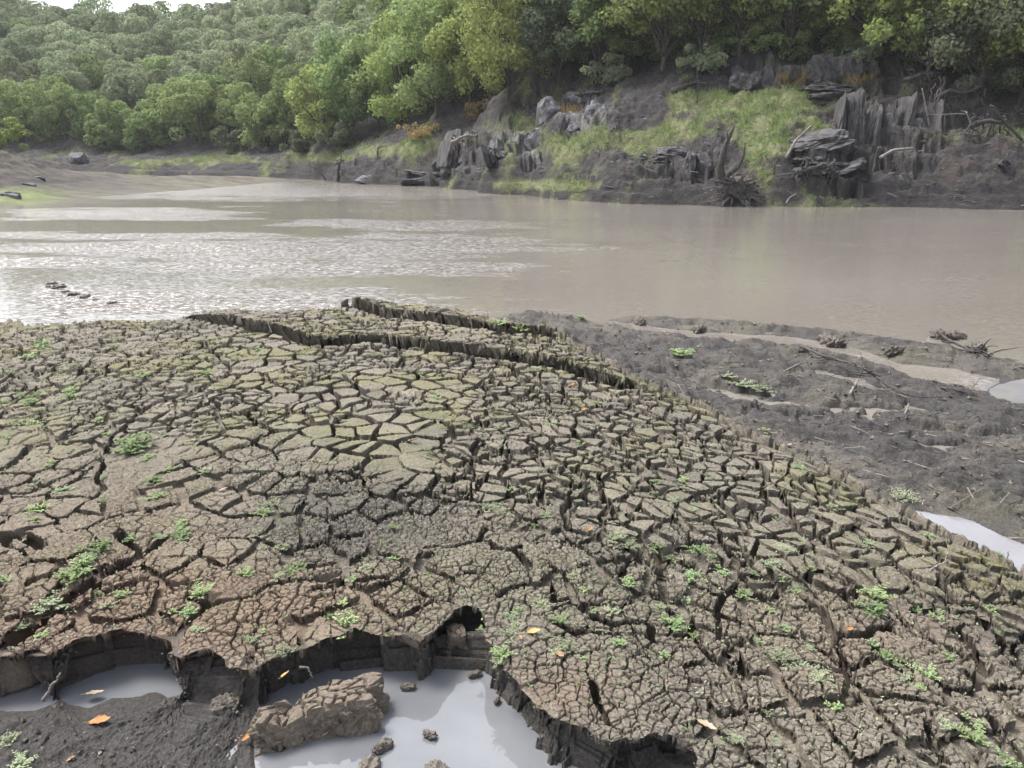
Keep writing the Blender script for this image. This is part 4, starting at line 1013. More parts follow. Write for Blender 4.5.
# upturned stump
b = far_hit(738, 200); r = np.random.default_rng(33)
root = empty('upturned_stump', b); tag(root, 'big dark upturned stump with a tangle of roots at the far waterline', 'stump')
def rel(px, py, dy=0): return at_Y(px, py, b[1]+dy)-b
g = Geo(); Pq = np.array([rel(728, 196, .3), rel(722, 182, .2), rel(720, 168, .1), rel(724, 150), rel(729, 137), rel(735, 124)]); g.tube(Pq, [.26, .22, .17, .12, .09, .04], 9, 0, .3)
g.tube(np.array([rel(724, 150), rel(728, 140, -.1), rel(727, 131, -.2)]), [.08, .05, .02], 6); g.tube(np.array([rel(727, 176), rel(738, 168, -.2), rel(744, 155, -.3), rel(745, 143, -.3)]), [.10, .08, .06, .02], 6)
obj('stem', g.build('stem', M_DARKWOOD), root)
obj('root_plate', block_mesh('root_plate', (1.7, 1.0, 1.15), 971, M_DARKWOOD, amp=.22, res=40, ex=.8), root, rel(737, 190, .3))
g = Geo()
for i in range(60):
    a = r.random()*6.28; c0 = rel(737, 190, -.05)+np.array([.45*math.cos(a), 0, .35*math.sin(a)])
    e = c0+np.array([.85*math.cos(a)*(.4+r.random()), -.5*r.random(), .55*math.sin(a)*(.4+r.random())-.12])
    g.tube(bend(c0, e, 6, .05, r), np.linspace(.045, .012, 6), 5)
obj('root_tangle', g.build('root_tangle', simple('root_bark', (.03, .027, .025), (.17, .15, .135), 12, .8, .4, .01)), root)
# root tangles on the bank
def tangle(px, py, wpx, hpx, n, seed, label, mat=None):
    b = far_hit(px, py); r = np.random.default_rng(seed); s = b[1]/F; g = Geo()
    for i in range(n):
        a = np.array([(r.random()-.5)*wpx*s, .25-.3*r.random(), hpx*s*(.3+.5*r.random())]); e = a+np.array([r.normal()*wpx*s*.25, -.3*r.random(), -hpx*s*(.3+.5*r.random())])
        g.tube(bend(a, e, 7, .07, r), np.linspace(.042, .010, 7)*(.5+.8*r.random()), 5)
    g.tube(bend((-.4*wpx*s, 0, hpx*s*.35), (.4*wpx*s, -.1, hpx*s*.6), 8, .08, r), np.linspace(.12, .05, 8), 7)
    tag(obj('root_tangle', g.build('root_tangle', mat or M_DARKWOOD), None, b), label, 'roots')
tangle(955, 118, 50, 44, 34, 41, 'tangle of bare roots hanging over the jagged rock right of the cliff')
tangle(985, 140, 40, 30, 22, 42, 'loose dark roots on the slope below the drooping right hand oaks')
tangle(835, 82, 44, 30, 26, 43, 'dark roots gripping the squarish crag under the three stemmed oak')
tangle(920, 92, 40, 26, 22, 44, 'roots spilling over the top right corner of the slate cliff')
tangle(465, 152, 30, 26, 22, 45, 'grey roots spread over the weathered hump left of centre', M_DEADWOOD)
tangle(815, 182, 40, 26, 22, 46, 'dark roots hanging at the foot of the layered rock')
tangle(590, 100, 30, 14, 12, 47, 'fine roots at the bottom of the bushes above the pale rocks')
# grass blades on the bank
def blades(name, cells, n, hgt, mat, label, cat, seed, wd=.022):
    r = np.random.default_rng(seed); Vs = []
    idx = r.choice(len(cells), n); B = cells[idx]+r.normal(size=(n, 3))*np.array([.12, .12, 0])
    B[:, 2] = far_z(B[:, 0], B[:, 1])-.02
    h = hgt*(.35+1.1*r.random(n)**1.5)*(1+1.2*fbm(B[:, 0]*.9, B[:, 1]*.9, 3, 152)); an = r.random(n)*6.28; ln = r.normal(size=(n, 2))*.45
    a = np.stack([np.cos(an), np.sin(an), 0*an], 1)*wd
    T = B+np.stack([ln[:, 0]*h, ln[:, 1]*h, h], 1)
    V = np.stack([B-a, B+a, T+a*.3, T-a*.3], 1).reshape(-1, 3)
    o = obj(name, mesh_np(name, V, np.arange(4*n).reshape(-1, 4), mat)); tag(o, label, cat, None, 'stuff')
gcl = fbm(XX*1.3, YY*1.3, 4, 151, .6)
cells = np.stack([XX, YY, ZZ], -1)[(grass > .45) & (YY < 90) & (gcl > -.12)]
# weight towards true area (cells are roughly even)
blades('grass', cells, 42000, .15, M_GRASS, 'short bright grass on the terraces of the far bank', 'grass', 61)
oc = np.stack([XX, YY, ZZ], -1)[(np.abs(fpx-826) < 46) & (np.abs(fpy-80) < 5.5) & (YY < 46)]; oc = oc[np.abs(oc[:, 1]-np.median(oc[:, 1])) < 1.6]
if len(oc): blades('bracken', oc, 3000, .30, M_ORANGE, 'band of orange dry bracken above the grass slope', 'bracken', 62, .02)
oc = np.stack([XX, YY, ZZ], -1)[(np.abs(fpx-560) < 20) & (np.abs(fpy-108) < 4) & (YY < 60)]
if len(oc): blades('bracken', oc, 900, .3, M_ORANGE, 'small orange bracken patch among the pale rocks', 'bracken', 63, .02)
# strewn debris on the bare mud of the far bank
def debris(name, cells, n, mat, label, seed, lo, hi, wd):
    r = np.random.default_rng(seed); B = cells[r.choice(len(cells), n)]+r.normal(size=(n, 3))*np.array([.15, .15, 0])
    B[:, 2] = far_z(B[:, 0], B[:, 1])
    an = r.random(n)*6.28; L = (lo+(hi-lo)*r.random(n)**3)*.5; d = np.stack([np.cos(an)*L, np.sin(an)*L, 0*an], 1)
    A = B-d; E = B+d
    A[:, 2] = far_z(A[:, 0], A[:, 1])+.02; E[:, 2] = A[:, 2]+L*(.9*r.random(n)-.5)
    nn = np.stack([-np.sin(an), np.cos(an), 0*an], 1)*(wd*(.5+r.random(n)))[:, None]; up = np.array([0, 0, 1])*(wd*(.5+r.random(n)))[:, None]
    V = np.stack([A-nn, A+up, A+nn, E-nn*.5, E+up*.6, E+nn*.5], 1).reshape(-1, 3)
    f = np.array([(0, 1, 4, 3), (1, 2, 5, 4), (0, 3, 5, 2)]); Fc = (np.arange(n)[:, None, None]*6+f[None]).reshape(-1, 4)
    tag(obj(name, mesh_np(name, V, Fc, mat, smooth=False)), label, 'debris', None, 'stuff')
bare = np.stack([XX, YY, ZZ], -1)[(grass < .3) & (YY < 66) & (ZZ > .05) & (YY < Ytl+2) & (fpx > 330)]
debris('driftwood_debris', bare, 2600, M_DARKWOOD, 'dark sticks and roots strewn over the bare far bank', 65, .1, 1.1, .022)
debris('pale_debris', bare, 1500, M_DEADWOOD, 'pale twigs and stone chips strewn over the bare far bank', 66, .04, .34, .018)
print('far', round(time.time()-T0, 1))

# ------------------------------------------------------------------ mud lumps in the puddle
PZ = .17
def near_block(px, py, z, dim, rot, seed, label, cat='mud block', mat=None, crack=None, amp=.14, res=40, ex=.45, sink=.3, name='mud_block', freq=2.2, tilt=(0, 0), zc=None):
    p = at_z(px, py, z); me = block_mesh(name, dim, seed, mat or M_WETCLOD, 0, amp, res, ex, crack, 0, freq)
    p[2] = (PZ+dim[2]*(.5-sink)) if zc is None else zc
    return place(name, me, p, (tilt[0], tilt[1], rot), label, cat)
near_block(318, 698, .28, (.48, .23, .24), .30, 1001, 'cracked mud block standing apart in the puddle, the largest there', mat=M_CLODTOP, crack=(.048, .022), res=170, amp=.13, ex=.14, sink=.46, freq=3.4, tilt=(-.12, .08))
bo = scene.objects['mud_block']; bm_ = bo.data; co = np.zeros(len(bm_.vertices)*3, f4); bm_.vertices.foreach_get('co', co); co = co.reshape(-1, 3)
u_ = co[:, 0]/.25; an_ = np.arctan2(co[:, 1]/.10, u_)
fa_ = 1+.16*np.sin(2*an_+.8)+.10*np.sin(5*an_)+.07*np.sin(9*an_+2)
co[:, 0] *= fa_; co[:, 1] *= fa_*(.9+.25*u_)
co[:, 2] += (co[:, 2] > 0)*(.030*u_-.035*np.exp(-((u_+.45)/.14)**2))
bm_.vertices.foreach_set('co', co.ravel()); bm_.update()
near_block(456, 640, .22, (.10, .12, .26), .2, 1003, 'narrow mud pillar left standing in the notch of the broken edge', mat=M_CLODTOP, crack=(.03, .008), res=60, amp=.14, ex=.3, sink=.5)
near_block(226, 700, .2, (.13, .10, .10), .5, 1005, 'crumbling dark mud lump between the left puddle and the cracked block', amp=.2, res=50, sink=.6)
near_block(300, 662, .2, (.14, .10, .10), .1, 1007, 'dark lump at the foot of the broken edge behind the cracked block', amp=.2, res=50, sink=.6)
for i, (px, py, w_, d_, h_, lab) in enumerate([
 (408, 686, .05, .03, .03, 'small dark clod in the puddle right of the cracked block'), (383, 745, .07, .045, .04, 'pointed mud clod rising from the puddle below the cracked block'), (366, 772, .13, .07, .05, 'mud clod cut by the bottom edge, left one in the puddle'),
 (438, 772, .10, .08, .06, 'rounded mud clod cut by the bottom edge, right one in the puddle'), (430, 734, .05, .03, .025, 'dark little clod in the middle of the puddle'), (475, 673, .05, .03, .03, 'pair of dark crumbs joined as one clod near the notch'),
 (497, 700, .03, .02, .02, 'tiny dark clod by the right wall of the puddle')]):
    near_block(px, py, PZ, (w_*1.25, d_*1.15, h_*.95), i*.7, 1020+i, lab, 'clod', amp=.22, res=26, ex=.7, sink=.62, name='mud_clod', freq=1.6)
# row of clods in the river at the left
for i, (px, py, s) in enumerate([(52, 284, .28), (58, 288, .34), (48, 287, .18), (66, 292, .22), (74, 295, .3), (85, 297, .34), (96, 300, .16), (112, 303, .2), (62, 285, .16)]):
    p = at_z(px, py, 0); me = block_mesh('mud_clod', (s*.8, s*.45, s*.28), 1040+i, M_WETCLOD, 0, .25, 20, .6)
    place('mud_clod', me, (p[0], p[1], .0), (0, 0, i), 'dark wet clod breaking the river surface in the short row off the left bank', 'clod', 'clods in the river off the left bank')
# lumps at the outer edge of the mud flat
for i, (px, py, s, lab) in enumerate([(948, 338, .34, 'dark clump of driftwood and mud at the outer edge of the flat'), (975, 350, .30, 'low dark clump beside the larger one at the outer edge of the flat'), (830, 344, .35, 'dark lump by the thin channel of the mud flat, upstream of the dead branch'),
        (806, 352, .22, 'small dark lump at the end of the dead branch'), (895, 352, .2, 'dark lump on the pale wet part of the flat'), (700, 330, .2, 'dark wet lump on the outer mud bar'), (640, 322, .22, 'flat dark lump at the tip of the outer mud bar')]):
    p = near_hit(px, py); me = block_mesh('mud_clod', (s*1.3, s*.7, s*.55), 1060+i, M_WETCLOD, 0, .28, 34, .7, freq=2.5)
    place('mud_clod', me, (p[0], p[1], p[2]), (0, 0, i*.8), lab, 'clod')

# ------------------------------------------------------------------ sticks
def near_stick(pp, rad, mat, label, name='stick', cat='stick', seed=0, twigs=0, lifts=None, group=None, wob=.008):
    r = np.random.default_rng(seed); P = []
    for i, (px, py) in enumerate(pp):
        q = near_hit(px, py)
        if lifts: 
            d = ray(px, py); zz = q[2]+lifts[i]; t = (zz-CZ)/d[2]; q = np.array([d[0]*t, d[1]*t, zz])
        q[2] += rad*.8; P.append(q)
    P = np.array(P); c = P[0].copy(); P -= c; n = 5*len(P)
    t = np.linspace(0, len(P)-1, n); Q = np.stack([np.interp(t, range(len(P)), P[:, k]) for k in range(3)], 1)+r.normal(size=(n, 3))*wob*.3
    g = Geo(); g.tube(Q, np.linspace(rad, rad*.4, n), 7, 0, .2)
    for i in range(twigs):
        k = int(r.integers(n//4, n)); e = Q[k]+np.array([r.normal()*.22, r.normal()*.12, abs(r.normal())*.07])
        g.tube(bend(Q[k], e, 5, .012, r), np.linspace(rad*.5, rad*.15, 5), 5)
    return tag(obj(name, g.build(name, mat), None, c), label, cat, group)
near_stick([(43, 703), (52, 688), (61, 674)], .007, M_DEADWOOD, 'thin grey stick leaning on the dark wall at the left of the puddle', lifts=[.0, .05, .1], seed=1)
near_stick([(333, 712), (345, 703)], .003, M_DEADWOOD, 'short pale straw on the side of the cracked mud block', seed=2, lifts=[.1, .1])
near_stick([(300, 668), (308, 673), (313, 678)], .005, M_DEADWOOD, 'short pale stick between the broken edge and the cracked block', seed=3)
near_stick([(236, 742), (243, 735)], .004, M_DEADWOOD, 'grey splinter lying beside the long orange leaf', seed=4)
near_stick([(800, 347), (826, 358), (848, 364), (866, 371), (880, 378)], .017, M_DARKWOOD, 'dark dead branch lying across the mud flat', 'dead_branch', 'branch', 5, 9, [.02, .06, .10, .08, .04])
near_stick([(866, 371), (884, 384), (905, 395), (915, 398)], .012, M_DARKWOOD, 'dark branch end trailing down to the hollow of the flat', 'dead_branch', 'branch', 6, 6, [.06, .05, .03, .03])
near_stick([(850, 395), (858, 380), (864, 367)], .012, M_DEADWOOD, 'pale forked twig crossing the dead branch', 'twig', 'twig', 7, 3, [.02, .05, .12])
near_stick([(784, 372), (800, 364), (826, 359)], .009, M_DEADWOOD, 'pale curved twig at the left end of the dead branch', 'twig', 'twig', 8, 3, [.02, .05, .06])
near_stick([(905, 414), (909, 404), (910, 395)], .008, M_DEADWOOD, 'short upright twig at the edge of the deep hollow', 'twig', 'twig', 9, 1, [.0, .04, .1])
near_stick([(936, 332), (950, 342), (966, 350), (990, 358)], .02, M_DARKWOOD, 'driftwood pieces lodged at the outer edge of the flat', 'driftwood', 'driftwood', 10, 12, [.05, .06, .05, .02])
near_stick([(488, 318), (488, 311)], .006, M_DARKWOOD, 'thin twig poking from the water behind the far scarp', 'twig', 'twig', 11, 1, [0, .1])
near_stick([(940, 388), (958, 392), (976, 397)], .008, M_DARKWOOD, 'dark twig lying at the edge of the bright pool', 'twig', 'twig', 12, 4)
near_stick([(1007, 563), (1008, 552)], .004, M_DARKWOOD, 'tiny twig standing in the grey pool at the right', 'twig', 'twig', 13, 0, [0, .05])
near_stick([(930, 572), (938, 567), (948, 561)], .006, M_TWIG, 'pale straw lying over the plates near the grey pool', 'straw', 'straw', 14, 2)

# ------------------------------------------------------------------ fallen leaves
def leaf_mesh(length, width, curl, mat, seed):
    r = np.random.default_rng(seed); n = 9; t = np.linspace(0, 1, n); Vv = []; Fc = []
    wv = width*np.sin(np.pi*t**.85)**.8*(1+.12*np.sin(t*22))
    for i in range(n):
        for k, s in enumerate((-1, -.5, 0, .5, 1)):
            Vv.append((length*(t[i]-.5), s*wv[i]*.5, curl*length*((t[i]-.5)**2*1.6+.5*(s*wv[i]/length)**2*4)+.004*r.random()))
    for i in range(n-1):
        for k in range(4): Fc.append((i*5+k, i*5+k+1, i*5+k+6, i*5+k+5))
    me = mesh_np('fallen_leaf', Vv, Fc, mat)
    g = Geo(); g.add(np.array(Vv), Fc); g.tube([(-length*.5, 0, curl*length*.4), (-length*.72, .004, curl*length*.5)], [.0012, .0008], 5)
    return g.build('fallen_leaf', mat)
LM = {k: simple('leaf_'+k, *c, 60, .6, .2, .002) for k, c in dict(orange=((.26, .10, .03), (.36, .17, .06)), yellow=((.33, .21, .06), (.40, .28, .11)), brown=((.18, .10, .06), (.26, .17, .11)), pale=((.26, .19, .135), (.34, .27, .20)), red=((.42, .09, .04), (.48, .14, .07)), pink=((.24, .15, .12), (.31, .20, .165))).items()}
for i, (px, py, s, k, rt, lab) in enumerate([
 (534, 634, 16, 'yellow', .1, 'yellow leaf lying beside the weeds above the puddle notch'), (560, 657, 13, 'brown', -.9, 'curled brown leaf just below the yellow leaf'), (706, 734, 22, 'pale', -.7, 'pale tan leaf near the bottom edge, over the dark cavity'), (101, 724, 21, 'orange', .1, 'broad orange brown leaf on the wet mud floor at the lower left'),
 (251, 738, 22, 'orange', .9, 'long narrow orange leaf at the rim of the puddle'), (286, 680, 10, 'yellow', .7, 'small yellow leaf in the dark gap behind the cracked block'), (590, 531, 8, 'orange', .8, 'small bright orange leaf on the mud at centre right'), (583, 412, 9, 'orange', 1.2, 'orange leaf among the plates right of the long scarp'),
 (468, 350, 7, 'red', .1, 'tiny red leaf at the long scarp'), (849, 635, 9, 'orange', .4, 'orange brown leaf at the edge of a wide crack at the lower right'), (572, 386, 7, 'orange', .2, 'tiny orange leaf on the plates just below the long scarp'), (411, 443, 17, 'brown', .1, 'dull brown leaf on the plates in the centre'),
 (224, 491, 10, 'pink', .3, 'pinkish brown leaf on the crumbled mud at left'), (789, 446, 8, 'pink', .5, 'pinkish leaf where the plates meet the mud flat'), (96, 703, 16, 'pale', .3, 'pale leaf afloat on the left arm of the puddle'), (520, 640, 9, 'brown', 1.9, 'small brown leaf among the weeds left of the yellow leaf'),
 (330, 764, 13, 'pink', .9, 'pale pink leaf under the puddle rim at the bottom edge'), (72, 762, 10, 'brown', .4, 'brown leaf on the wet mud floor at the bottom edge')]):
    p = near_hit(px, py); p[2] = max(p[2], PZ if py > 655 and px < 640 else 0); sz = s/F*np.linalg.norm(p-np.array([0, 0, CZ]))*.9
    asp = .22 if lab.startswith('long narrow') else .48
    place('fallen_leaf', leaf_mesh(sz, sz*asp, .25, LM[k], i), (p[0], p[1], p[2]+.008), (.25*math.sin(i*2.1), -.2+.2*math.sin(i), rt), lab, 'leaf')

# ------------------------------------------------------------------ weeds
def weed_mesh(seed, mat, n_st, sp, hgt, nl, lf, straw=False):
    r = np.random.default_rng(seed); g = Geo()
    for i in range(n_st):
        a = r.random()*6.28; el = r.random()**.7; R0 = np.array([r.normal()*sp*.35, r.normal()*sp*.35, 0])
        e = R0+np.array([math.cos(a)*sp*el, math.sin(a)*sp*el, hgt*(1.1-.75*el)*(.6+.6*r.random())])
        P = bend(R0*.1+np.array([0, 0, -.01]), e, 4, .003, r); g.tube(P, [.0012, .001, .0008, .0005], 3)
        for k in range(nl):
            t = .25+.75*(k+1)/nl; q = P[0]+(P[-1]-P[0])*t
            for s in (-1, 1):
                b = a+s*(.9+.5*r.random()); d = np.array([math.cos(b), math.sin(b), .35+.5*r.normal()*.5]); L = lf*(.7+.7*r.random()); d = d/np.linalg.norm(d)
                sd_ = np.cross(d, [0, 0, 1.]); sd_ /= np.linalg.norm(sd_)+1e-9
                w_ = L*(.10 if straw else .26)
                g.add([q, q+d*L*.5+sd_*w_+[0, 0, .0015], q+d*L+[0, 0, -.002], q+d*L*.5-sd_*w_+[0, 0, .0015]], [(0, 1, 2, 3)])
    return g.build('weed', mat)
W_ME = {'g': [weed_mesh(1100+i, M_WEED, 15+2*i, .042, .035, 5, .013) for i in range(6)], 'p': [weed_mesh(1120+i, M_WEED_PALE, 15+2*i, .045, .030, 5, .011) for i in range(4)],
        's': [weed_mesh(1140+i, M_WEED, 6, .022, .022, 3, .012) for i in range(4)], 'd': [weed_mesh(1160+i, M_WEED_PALE, 26, .05, .02, 4, .016, True) for i in range(3)]}
GW = 'weeds on the cracked mud'
WEEDS = [
 (132, 441, 44, 'g', 'wide bright green weed patch right of the long crack at left'), (72, 388, 18, 'g', 'bright weed standing in a crack near the left edge, under the far mud rim'), (70, 394, 16, 'g', ''), (205, 370, 17, 'g', 'green weed where three cracks meet, upper left'), (30, 393, 24, 's', ''), (40, 343, 20, 's', ''), (113, 345, 14, 's', ''), (10, 372, 12, 's', ''), (20, 420, 14, 's', ''), (5, 436, 14, 's', ''), (45, 340, 12, 's', ''), (34, 420, 14, 's', ''),
 (180, 521, 17, 'g', 'upper green weed of two on the crumbled mud right of the branching crack'), (183, 531, 20, 'g', 'lower green weed of two on the crumbled mud right of the branching crack'), (155, 478, 18, 'g', 'green weed under the forked crack at the left'), (170, 468, 15, 'g', ''), (205, 470, 16, 'p', ''), (158, 495, 14, 'g', ''), (40, 506, 20, 'g', 'green weed above the dark hole at the left edge'), (34, 518, 13, 's', 'small weed touching the dark hole at the left edge'), (62, 487, 17, 'p', 'pale weed on the smooth plate above the dark hole'),
 (101, 543, 30, 'g', 'full green weed at the head of the wide gully'), (84, 560, 26, 'g', 'bright weed on the left shoulder of the wide gully, upper one'), (70, 572, 32, 'g', 'largest bright weed on the left shoulder of the wide gully'), (54, 597, 28, 'p', 'pale green weed on the left shoulder of the wide gully, lowest one'), (97, 592, 20, 'p', 'pale weed on the right rim of the wide gully'), (107, 604, 16, 'p', ''), (182, 530, 14, 's', ''), (101, 501, 12, 's', ''),
 (246, 570, 17, 'g', 'upright green weed on the fine crackled mud, left of centre'), (201, 589, 27, 'g', 'full bright weed beside the crack that splits the lower left edge'), (190, 609, 18, 'g', 'lime weed leaning into the crack that splits the lower left edge'), (200, 626, 18, 'p', 'pale weed below the lime weed'), (251, 637, 20, 'p', 'pale weed near the rim above the dark gap'), (5, 578, 14, 's', ''),
 (263, 511, 19, 'g', 'single bright weed on the crumbled mud above the pinkish crackled zone'), (281, 547, 17, 'p', 'pale weed on the crumbled grey mud'), (289, 570, 22, 'g', 'green weed in the thin crack above the pinkish mud, right part'), (300, 564, 16, 'g', 'small green weed at the right tip of the same thin crack'), (278, 577, 14, 'p', ''), (346, 622, 32, 'g', 'bushy weed hanging over the rim above the cracked mud block'), (341, 602, 13, 's', 'small weed on the smooth pinkish patch'), (285, 649, 24, 'p', 'pale weed at the rim directly behind the cracked mud block'), (327, 616, 14, 's', ''),
 (366, 565, 16, 'p', ''), (396, 556, 20, 'g', 'star shaped green weed on the grey crumbled mud'), (393, 526, 12, 'g', 'tiny yellow green weed on the grey crumbled mud'), (488, 506, 20, 'p', 'sparse pale weed right of the grey crumbled mud'), (508, 614, 18, 'p', ''), (500, 650, 26, 'g', 'green weed on the lip of the right puddle wall, lowest one'), (509, 634, 22, 'p', 'pale weed above the right puddle wall'), (516, 622, 16, 'p', ''), (498, 658, 20, 'p', ''),
 (560, 621, 20, 'g', 'bright weed above the yellow leaf'), (569, 645, 26, 'p', 'wide pale weed right of the yellow leaf'), (556, 648, 18, 'p', ''), (619, 641, 16, 'g', 'small green weed under the winding crack'), (612, 607, 19, 'p', 'pale weed on the plate above the winding crack'), (542, 602, 16, 'p', ''), (583, 658, 9, 's', ''), (663, 652, 12, 'g', 'single small green weed above the finely crackled lower centre'), (672, 618, 30, 'g', 'vivid green weed left of the deep vertical crack'), (660, 604, 18, 'p', ''), (684, 598, 22, 'p', 'grey green weed just above the vivid one'), (692, 573, 27, 'g', 'full green weed inside the forked crack at centre right'), (741, 595, 20, 'g', 'star shaped weed in the bay of the arched crack'), (627, 581, 19, 'g', ''), (572, 574, 18, 'p', ''), (701, 547, 24, 'g', 'bright green tuft in the angle of two cracks at centre right'), (617, 534, 32, 'p', 'wide grey green weed patch in the middle right'), (626, 540, 22, 'p', ''), (533, 523, 13, 's', ''), (755, 571, 10, 's', ''), (585, 590, 12, 's', ''), (594, 616, 12, 's', ''),
 (873, 590, 32, 'g', 'tall feathery weed cluster at the lower right, upper part'), (876, 604, 30, 'g', 'brightest part of the feathery weed cluster at the lower right'), (916, 610, 15, 'g', ''), (786, 628, 12, 's', ''), (888, 655, 24, 'g', 'green weed right of the wide bent crack, upper of the pair'), (899, 676, 20, 'p', 'pale weed right of the wide bent crack, lower of the pair'), (927, 671, 27, 'g', 'bright star weed on the smooth plate at the lower right'), (948, 654, 13, 'g', ''), (974, 736, 28, 'g', 'bright weed near the bottom right corner'), (944, 722, 18, 'p', ''), (1008, 762, 24, 'g', 'weed cut by the bottom right corner'), (994, 607, 14, 's', ''), (800, 658, 34, 'd', 'wide mat of pale straw like weed at the lower right'), (780, 650, 28, 'd', ''), (818, 672, 28, 'd', ''), (872, 644, 12, 's', ''), (770, 560, 22, 'd', ''), (785, 545, 22, 'd', ''), (870, 540, 20, 'd', ''),
 (681, 353, 26, 'g', 'bright weed on the dark mud flat right of the scarps'), (765, 427, 18, 'p', 'pale weed where the flat meets the plates'), (740, 380, 26, 'p', 'pale weed mat in the middle of the mud flat'), (765, 385, 22, 'p', 'second pale weed mat, nearer the deep hollow'), (903, 492, 30, 'd', 'pale weed above the grey pool'), (581, 316, 12, 'g', 'little green weed at the water behind the far scarp'), (500, 322, 22, 's', 'green fuzz growing behind the far scarp, left part'), (520, 326, 22, 's', 'green fuzz growing behind the far scarp, right part'), (700, 344, 12, 'p', ''), (725, 372, 20, 'p', ''),
 (8, 740, 24, 'p', 'pale weed at the lower left corner, upper one'), (22, 760, 28, 'p', 'pale weed at the lower left corner, lower one'),
 (375, 352, 14, 'd', ''), (436, 395, 14, 's', ''), (420, 372, 10, 's', ''), (60, 372, 12, 's', ''), (140, 372, 10, 's', ''), (240, 352, 10, 's', ''), (98, 420, 12, 's', ''), (150, 455, 12, 's', ''), (190, 440, 10, 's', ''), (232, 425, 10, 's', ''),
]
r = np.random.default_rng(5)
SHARED = {('s', 0): 'tiny pale green seedling on the tilted plates at the far left', ('s', 1): 'tiny green seedling on the near cracked mud', ('g', 0): 'small green weed sprout on the left half of the mud', ('g', 1): 'small green weed sprout on the right half of the mud', ('p', 0): 'small pale grey weed sprout on the left half of the mud', ('p', 1): 'small pale grey weed sprout on the right half of the mud', ('d', 0): 'dry straw like weed on the left half of the mud', ('d', 1): 'dry straw like weed mat on the right half of the mud'}
for i, (px, py, s, k, lab) in enumerate(WEEDS):
    p = near_hit(px, py+s*.22); dist = np.linalg.norm(p-np.array([0, 0, CZ])); sz = s/F*dist
    native = .105 if k in 'gp' else (.06 if k == 's' else .12)
    o = bpy.data.objects.new('weed', W_ME[k][int(r.integers(len(W_ME[k])))])
    sc_ = max(sz/native, .4); o.location = (p[0], p[1], p[2]); o.scale = (sc_, sc_, sc_*(.5+.35*r.random())); o.rotation_euler = (0, 0, 6.28*r.random()); link(o)
    if not lab:
        side = int(px > 420) if k != 's' else int(not (py < 460 and px < 420)); lab = SHARED[(k, side)]
    tag(o, lab, 'weed', GW)

# more of the tiny seedlings, scattered
rs = np.random.default_rng(404); hits = 0
while hits < 90:
    px = float(rs.choice([rs.normal(110, 90), rs.normal(600, 110), rs.normal(880, 90), rs.uniform(0, 1024)])); py = float(rs.uniform(345, 755))
    if not (4 < px < 1018) or py > 640 and px < 720: continue
    if py < 330+.42*(px-560) and px > 560: continue
    p = near_hit(px, py)
    if p[2] < .1: continue
    k = 's' if rs.random() < .6 else ('p' if rs.random() < .6 else 'd')
    dist = np.linalg.norm(p-np.array([0, 0, CZ])); sz = rs.uniform(8, 17)/F*dist
    o = bpy.data.objects.new('weed', W_ME[k][int(rs.integers(len(W_ME[k])))]); sc_ = sz/(.06 if k == 's' else .11)
    o.location = tuple(p); o.scale = (sc_, sc_, sc_*.6); o.rotation_euler = (0, 0, 6.28*rs.random()); link(o)
    side = int(px > 420) if k != 's' else int(not (py < 460 and px < 420)); tag(o, SHARED[(k, side)], 'weed', GW); hits += 1
# crumbs of mud and a film of seedlings, too many to count
def surf_pts(mask, n, seed):
    r = np.random.default_rng(seed); idx = np.nonzero(mask.ravel())[0]
    wgt = (Rg.ravel()[idx])**2; idx = r.choice(idx, n, p=wgt/wgt.sum())
    P = np.stack([(gx+dx).ravel()[idx], (gy+dy).ravel()[idx], z.ravel()[idx]], 1); P[:, :2] += r.normal(size=(n, 2))*.01
    return P, r
insN = inside_poly(gx, gy, POLY); nearpx, nearpy = project(gx, gy, z)
vis = (nearpx > -60) & (nearpx < 1090) & (nearpy > 290)
def crumbs(mask, n, lo, hi, mat, label, seed):
    P, r = surf_pts(mask, n, seed); s = (lo+(hi-lo)*r.random(n)**3)[:, None, None]
    O = np.array([(1, 0, 0), (0, 1, 0), (-1, 0, 0), (0, -1, 0), (0, 0, .8), (0, 0, -.8)], float)
    V = P[:, None, :]+(O[None]+r.normal(size=(n, 6, 3))*.28)*s
    f = np.array([(0, 1, 4), (1, 2, 4), (2, 3, 4), (3, 0, 4), (1, 0, 5), (2, 1, 5), (3, 2, 5), (0, 3, 5)])
    Fc = (np.arange(n)[:, None, None]*6+f[None]).reshape(-1, 3)
    tag(obj('mud_crumbs', mesh_np('mud_crumbs', V.reshape(-1, 3), Fc, mat, smooth=False)), label, 'crumbs', None, 'stuff')
wetm = wet > .45
crumbs(vis & ~insN & wetm & (z > .01) & (nearpy < 620), 2200, .005, .024, M_WETCLOD, 'dark crumbs of wet mud strewn over the mud flat', 71)
crumbs(vis & ~insN & (z > PZ) & (nearpy > 660), 2600, .002, .010, M_WETCLOD, 'dark crumbs of wet mud on the floor of the pit', 72)
crumbs(vis & insN & (z > .05), 6000, .002, .008, M_CLOD, 'dry crumbs lying on the cracked mud', 73)
def film(mask, n, seed, mat, label):
    P, r = surf_pts(mask, n, seed); a = r.random(n)*6.28; L = (.004+.009*r.random(n)**2)[:, None]
    d = np.stack([np.cos(a), np.sin(a), .25+.5*r.random(n)], 1)*L; e = np.stack([-np.sin(a), np.cos(a), 0*a], 1)*L*.4; P[:, 2] += .003
    V = np.stack([P-d*.3, P+d*.4+e, P+d, P+d*.4-e], 1).reshape(-1, 3)
    tag(obj('ground_cover', mesh_np('ground_cover', V, np.arange(4*n).reshape(-1, 4), mat)), label, 'ground cover', None, 'stuff')
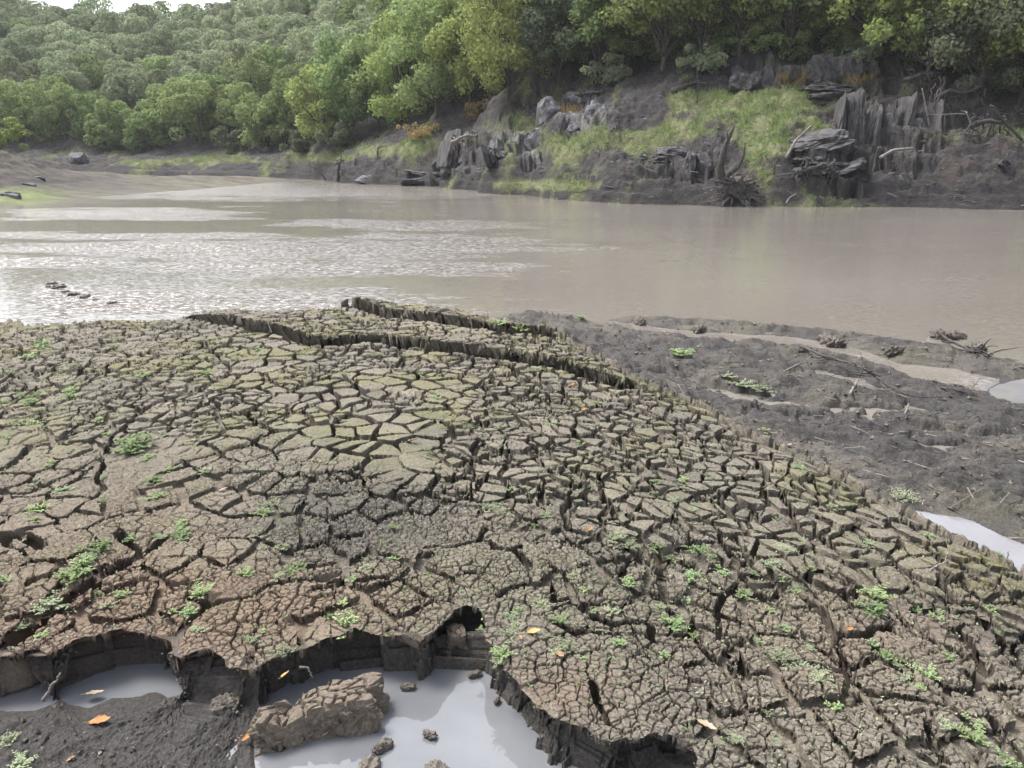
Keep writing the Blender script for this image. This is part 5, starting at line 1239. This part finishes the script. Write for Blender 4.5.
def litter(mask, n, seed, mat, label):
    P, r = surf_pts(mask, n, seed); a = r.normal(-.5, .7, n); L = (.02+.12*r.random(n)**3)[:, None]
    d = np.stack([np.cos(a), np.sin(a), .25*r.normal(size=n)], 1)*L; q = np.stack([-np.sin(a), np.cos(a), 0*a], 1)*(.0015+.0035*r.random(n))[:, None]; u = np.array([0, 0, 1])*(.003+.004*r.random(n))[:, None]; P[:, 2] += .006
    V = np.stack([P-d-q, P-d+u, P-d+q, P+d-q*.5, P+d+u*.6, P+d+q*.5], 1).reshape(-1, 3)
    f = np.array([(0, 1, 4, 3), (1, 2, 5, 4), (0, 3, 5, 2)]); Fc = (np.arange(n)[:, None, None]*6+f[None]).reshape(-1, 4)
    tag(obj('twig_litter', mesh_np('twig_litter', V, Fc, mat, smooth=False)), label, 'litter', None, 'stuff')
litter(vis & ~insN & wetm & (z > .01) & (nearpy < 620), 700, 76, M_DARKWOOD, 'dark twig litter washed over the mud flat')
litter(vis & ~insN & wetm & (z > .01) & (nearpy < 620), 260, 77, M_TWIG, 'pale twig litter washed over the mud flat')
patch = fbm(gx*1.9, gy*1.9, 4, 91, .6)
film(vis & insN & (patch > .08) & (z > .1), 17000, 74, M_WEED, 'thin film of tiny green seedlings on the cracked mud')
film(vis & insN & (patch < -.10) & (nearpy > 400) & (z > .1), 9000, 75, M_WEED_PALE, 'dusting of pale dry plant bits on the cracked mud')

# ------------------------------------------------------------------ haze
hz = mesh_np('haze', [(x, y, zz) for x in (-295, 295) for y in (-295, 295) for zz in (-2, 75)], [(0, 1, 3, 2), (4, 6, 7, 5), (0, 4, 5, 1), (2, 3, 7, 6), (0, 2, 6, 4), (1, 5, 7, 3)], [], smooth=False)
hm = bpy.data.materials.new('haze'); hm.use_nodes = True; nt = hm.node_tree; nt.nodes.clear()
ou = nt.nodes.new('ShaderNodeOutputMaterial'); vo = nt.nodes.new('ShaderNodeVolumePrincipled'); vo.inputs['Color'].default_value = (.93, .96, 1, 1); vo.inputs['Density'].default_value = .0003; vo.inputs['Anisotropy'].default_value = 0
nt.links.new(vo.outputs[0], ou.inputs['Volume']); hz.materials.append(hm)
if HAZE: tag(obj('haze', hz), kind='stuff', label='thin pale air haze over the valley', cat='haze')
print('objects', len(scene.objects), round(time.time()-T0, 1))
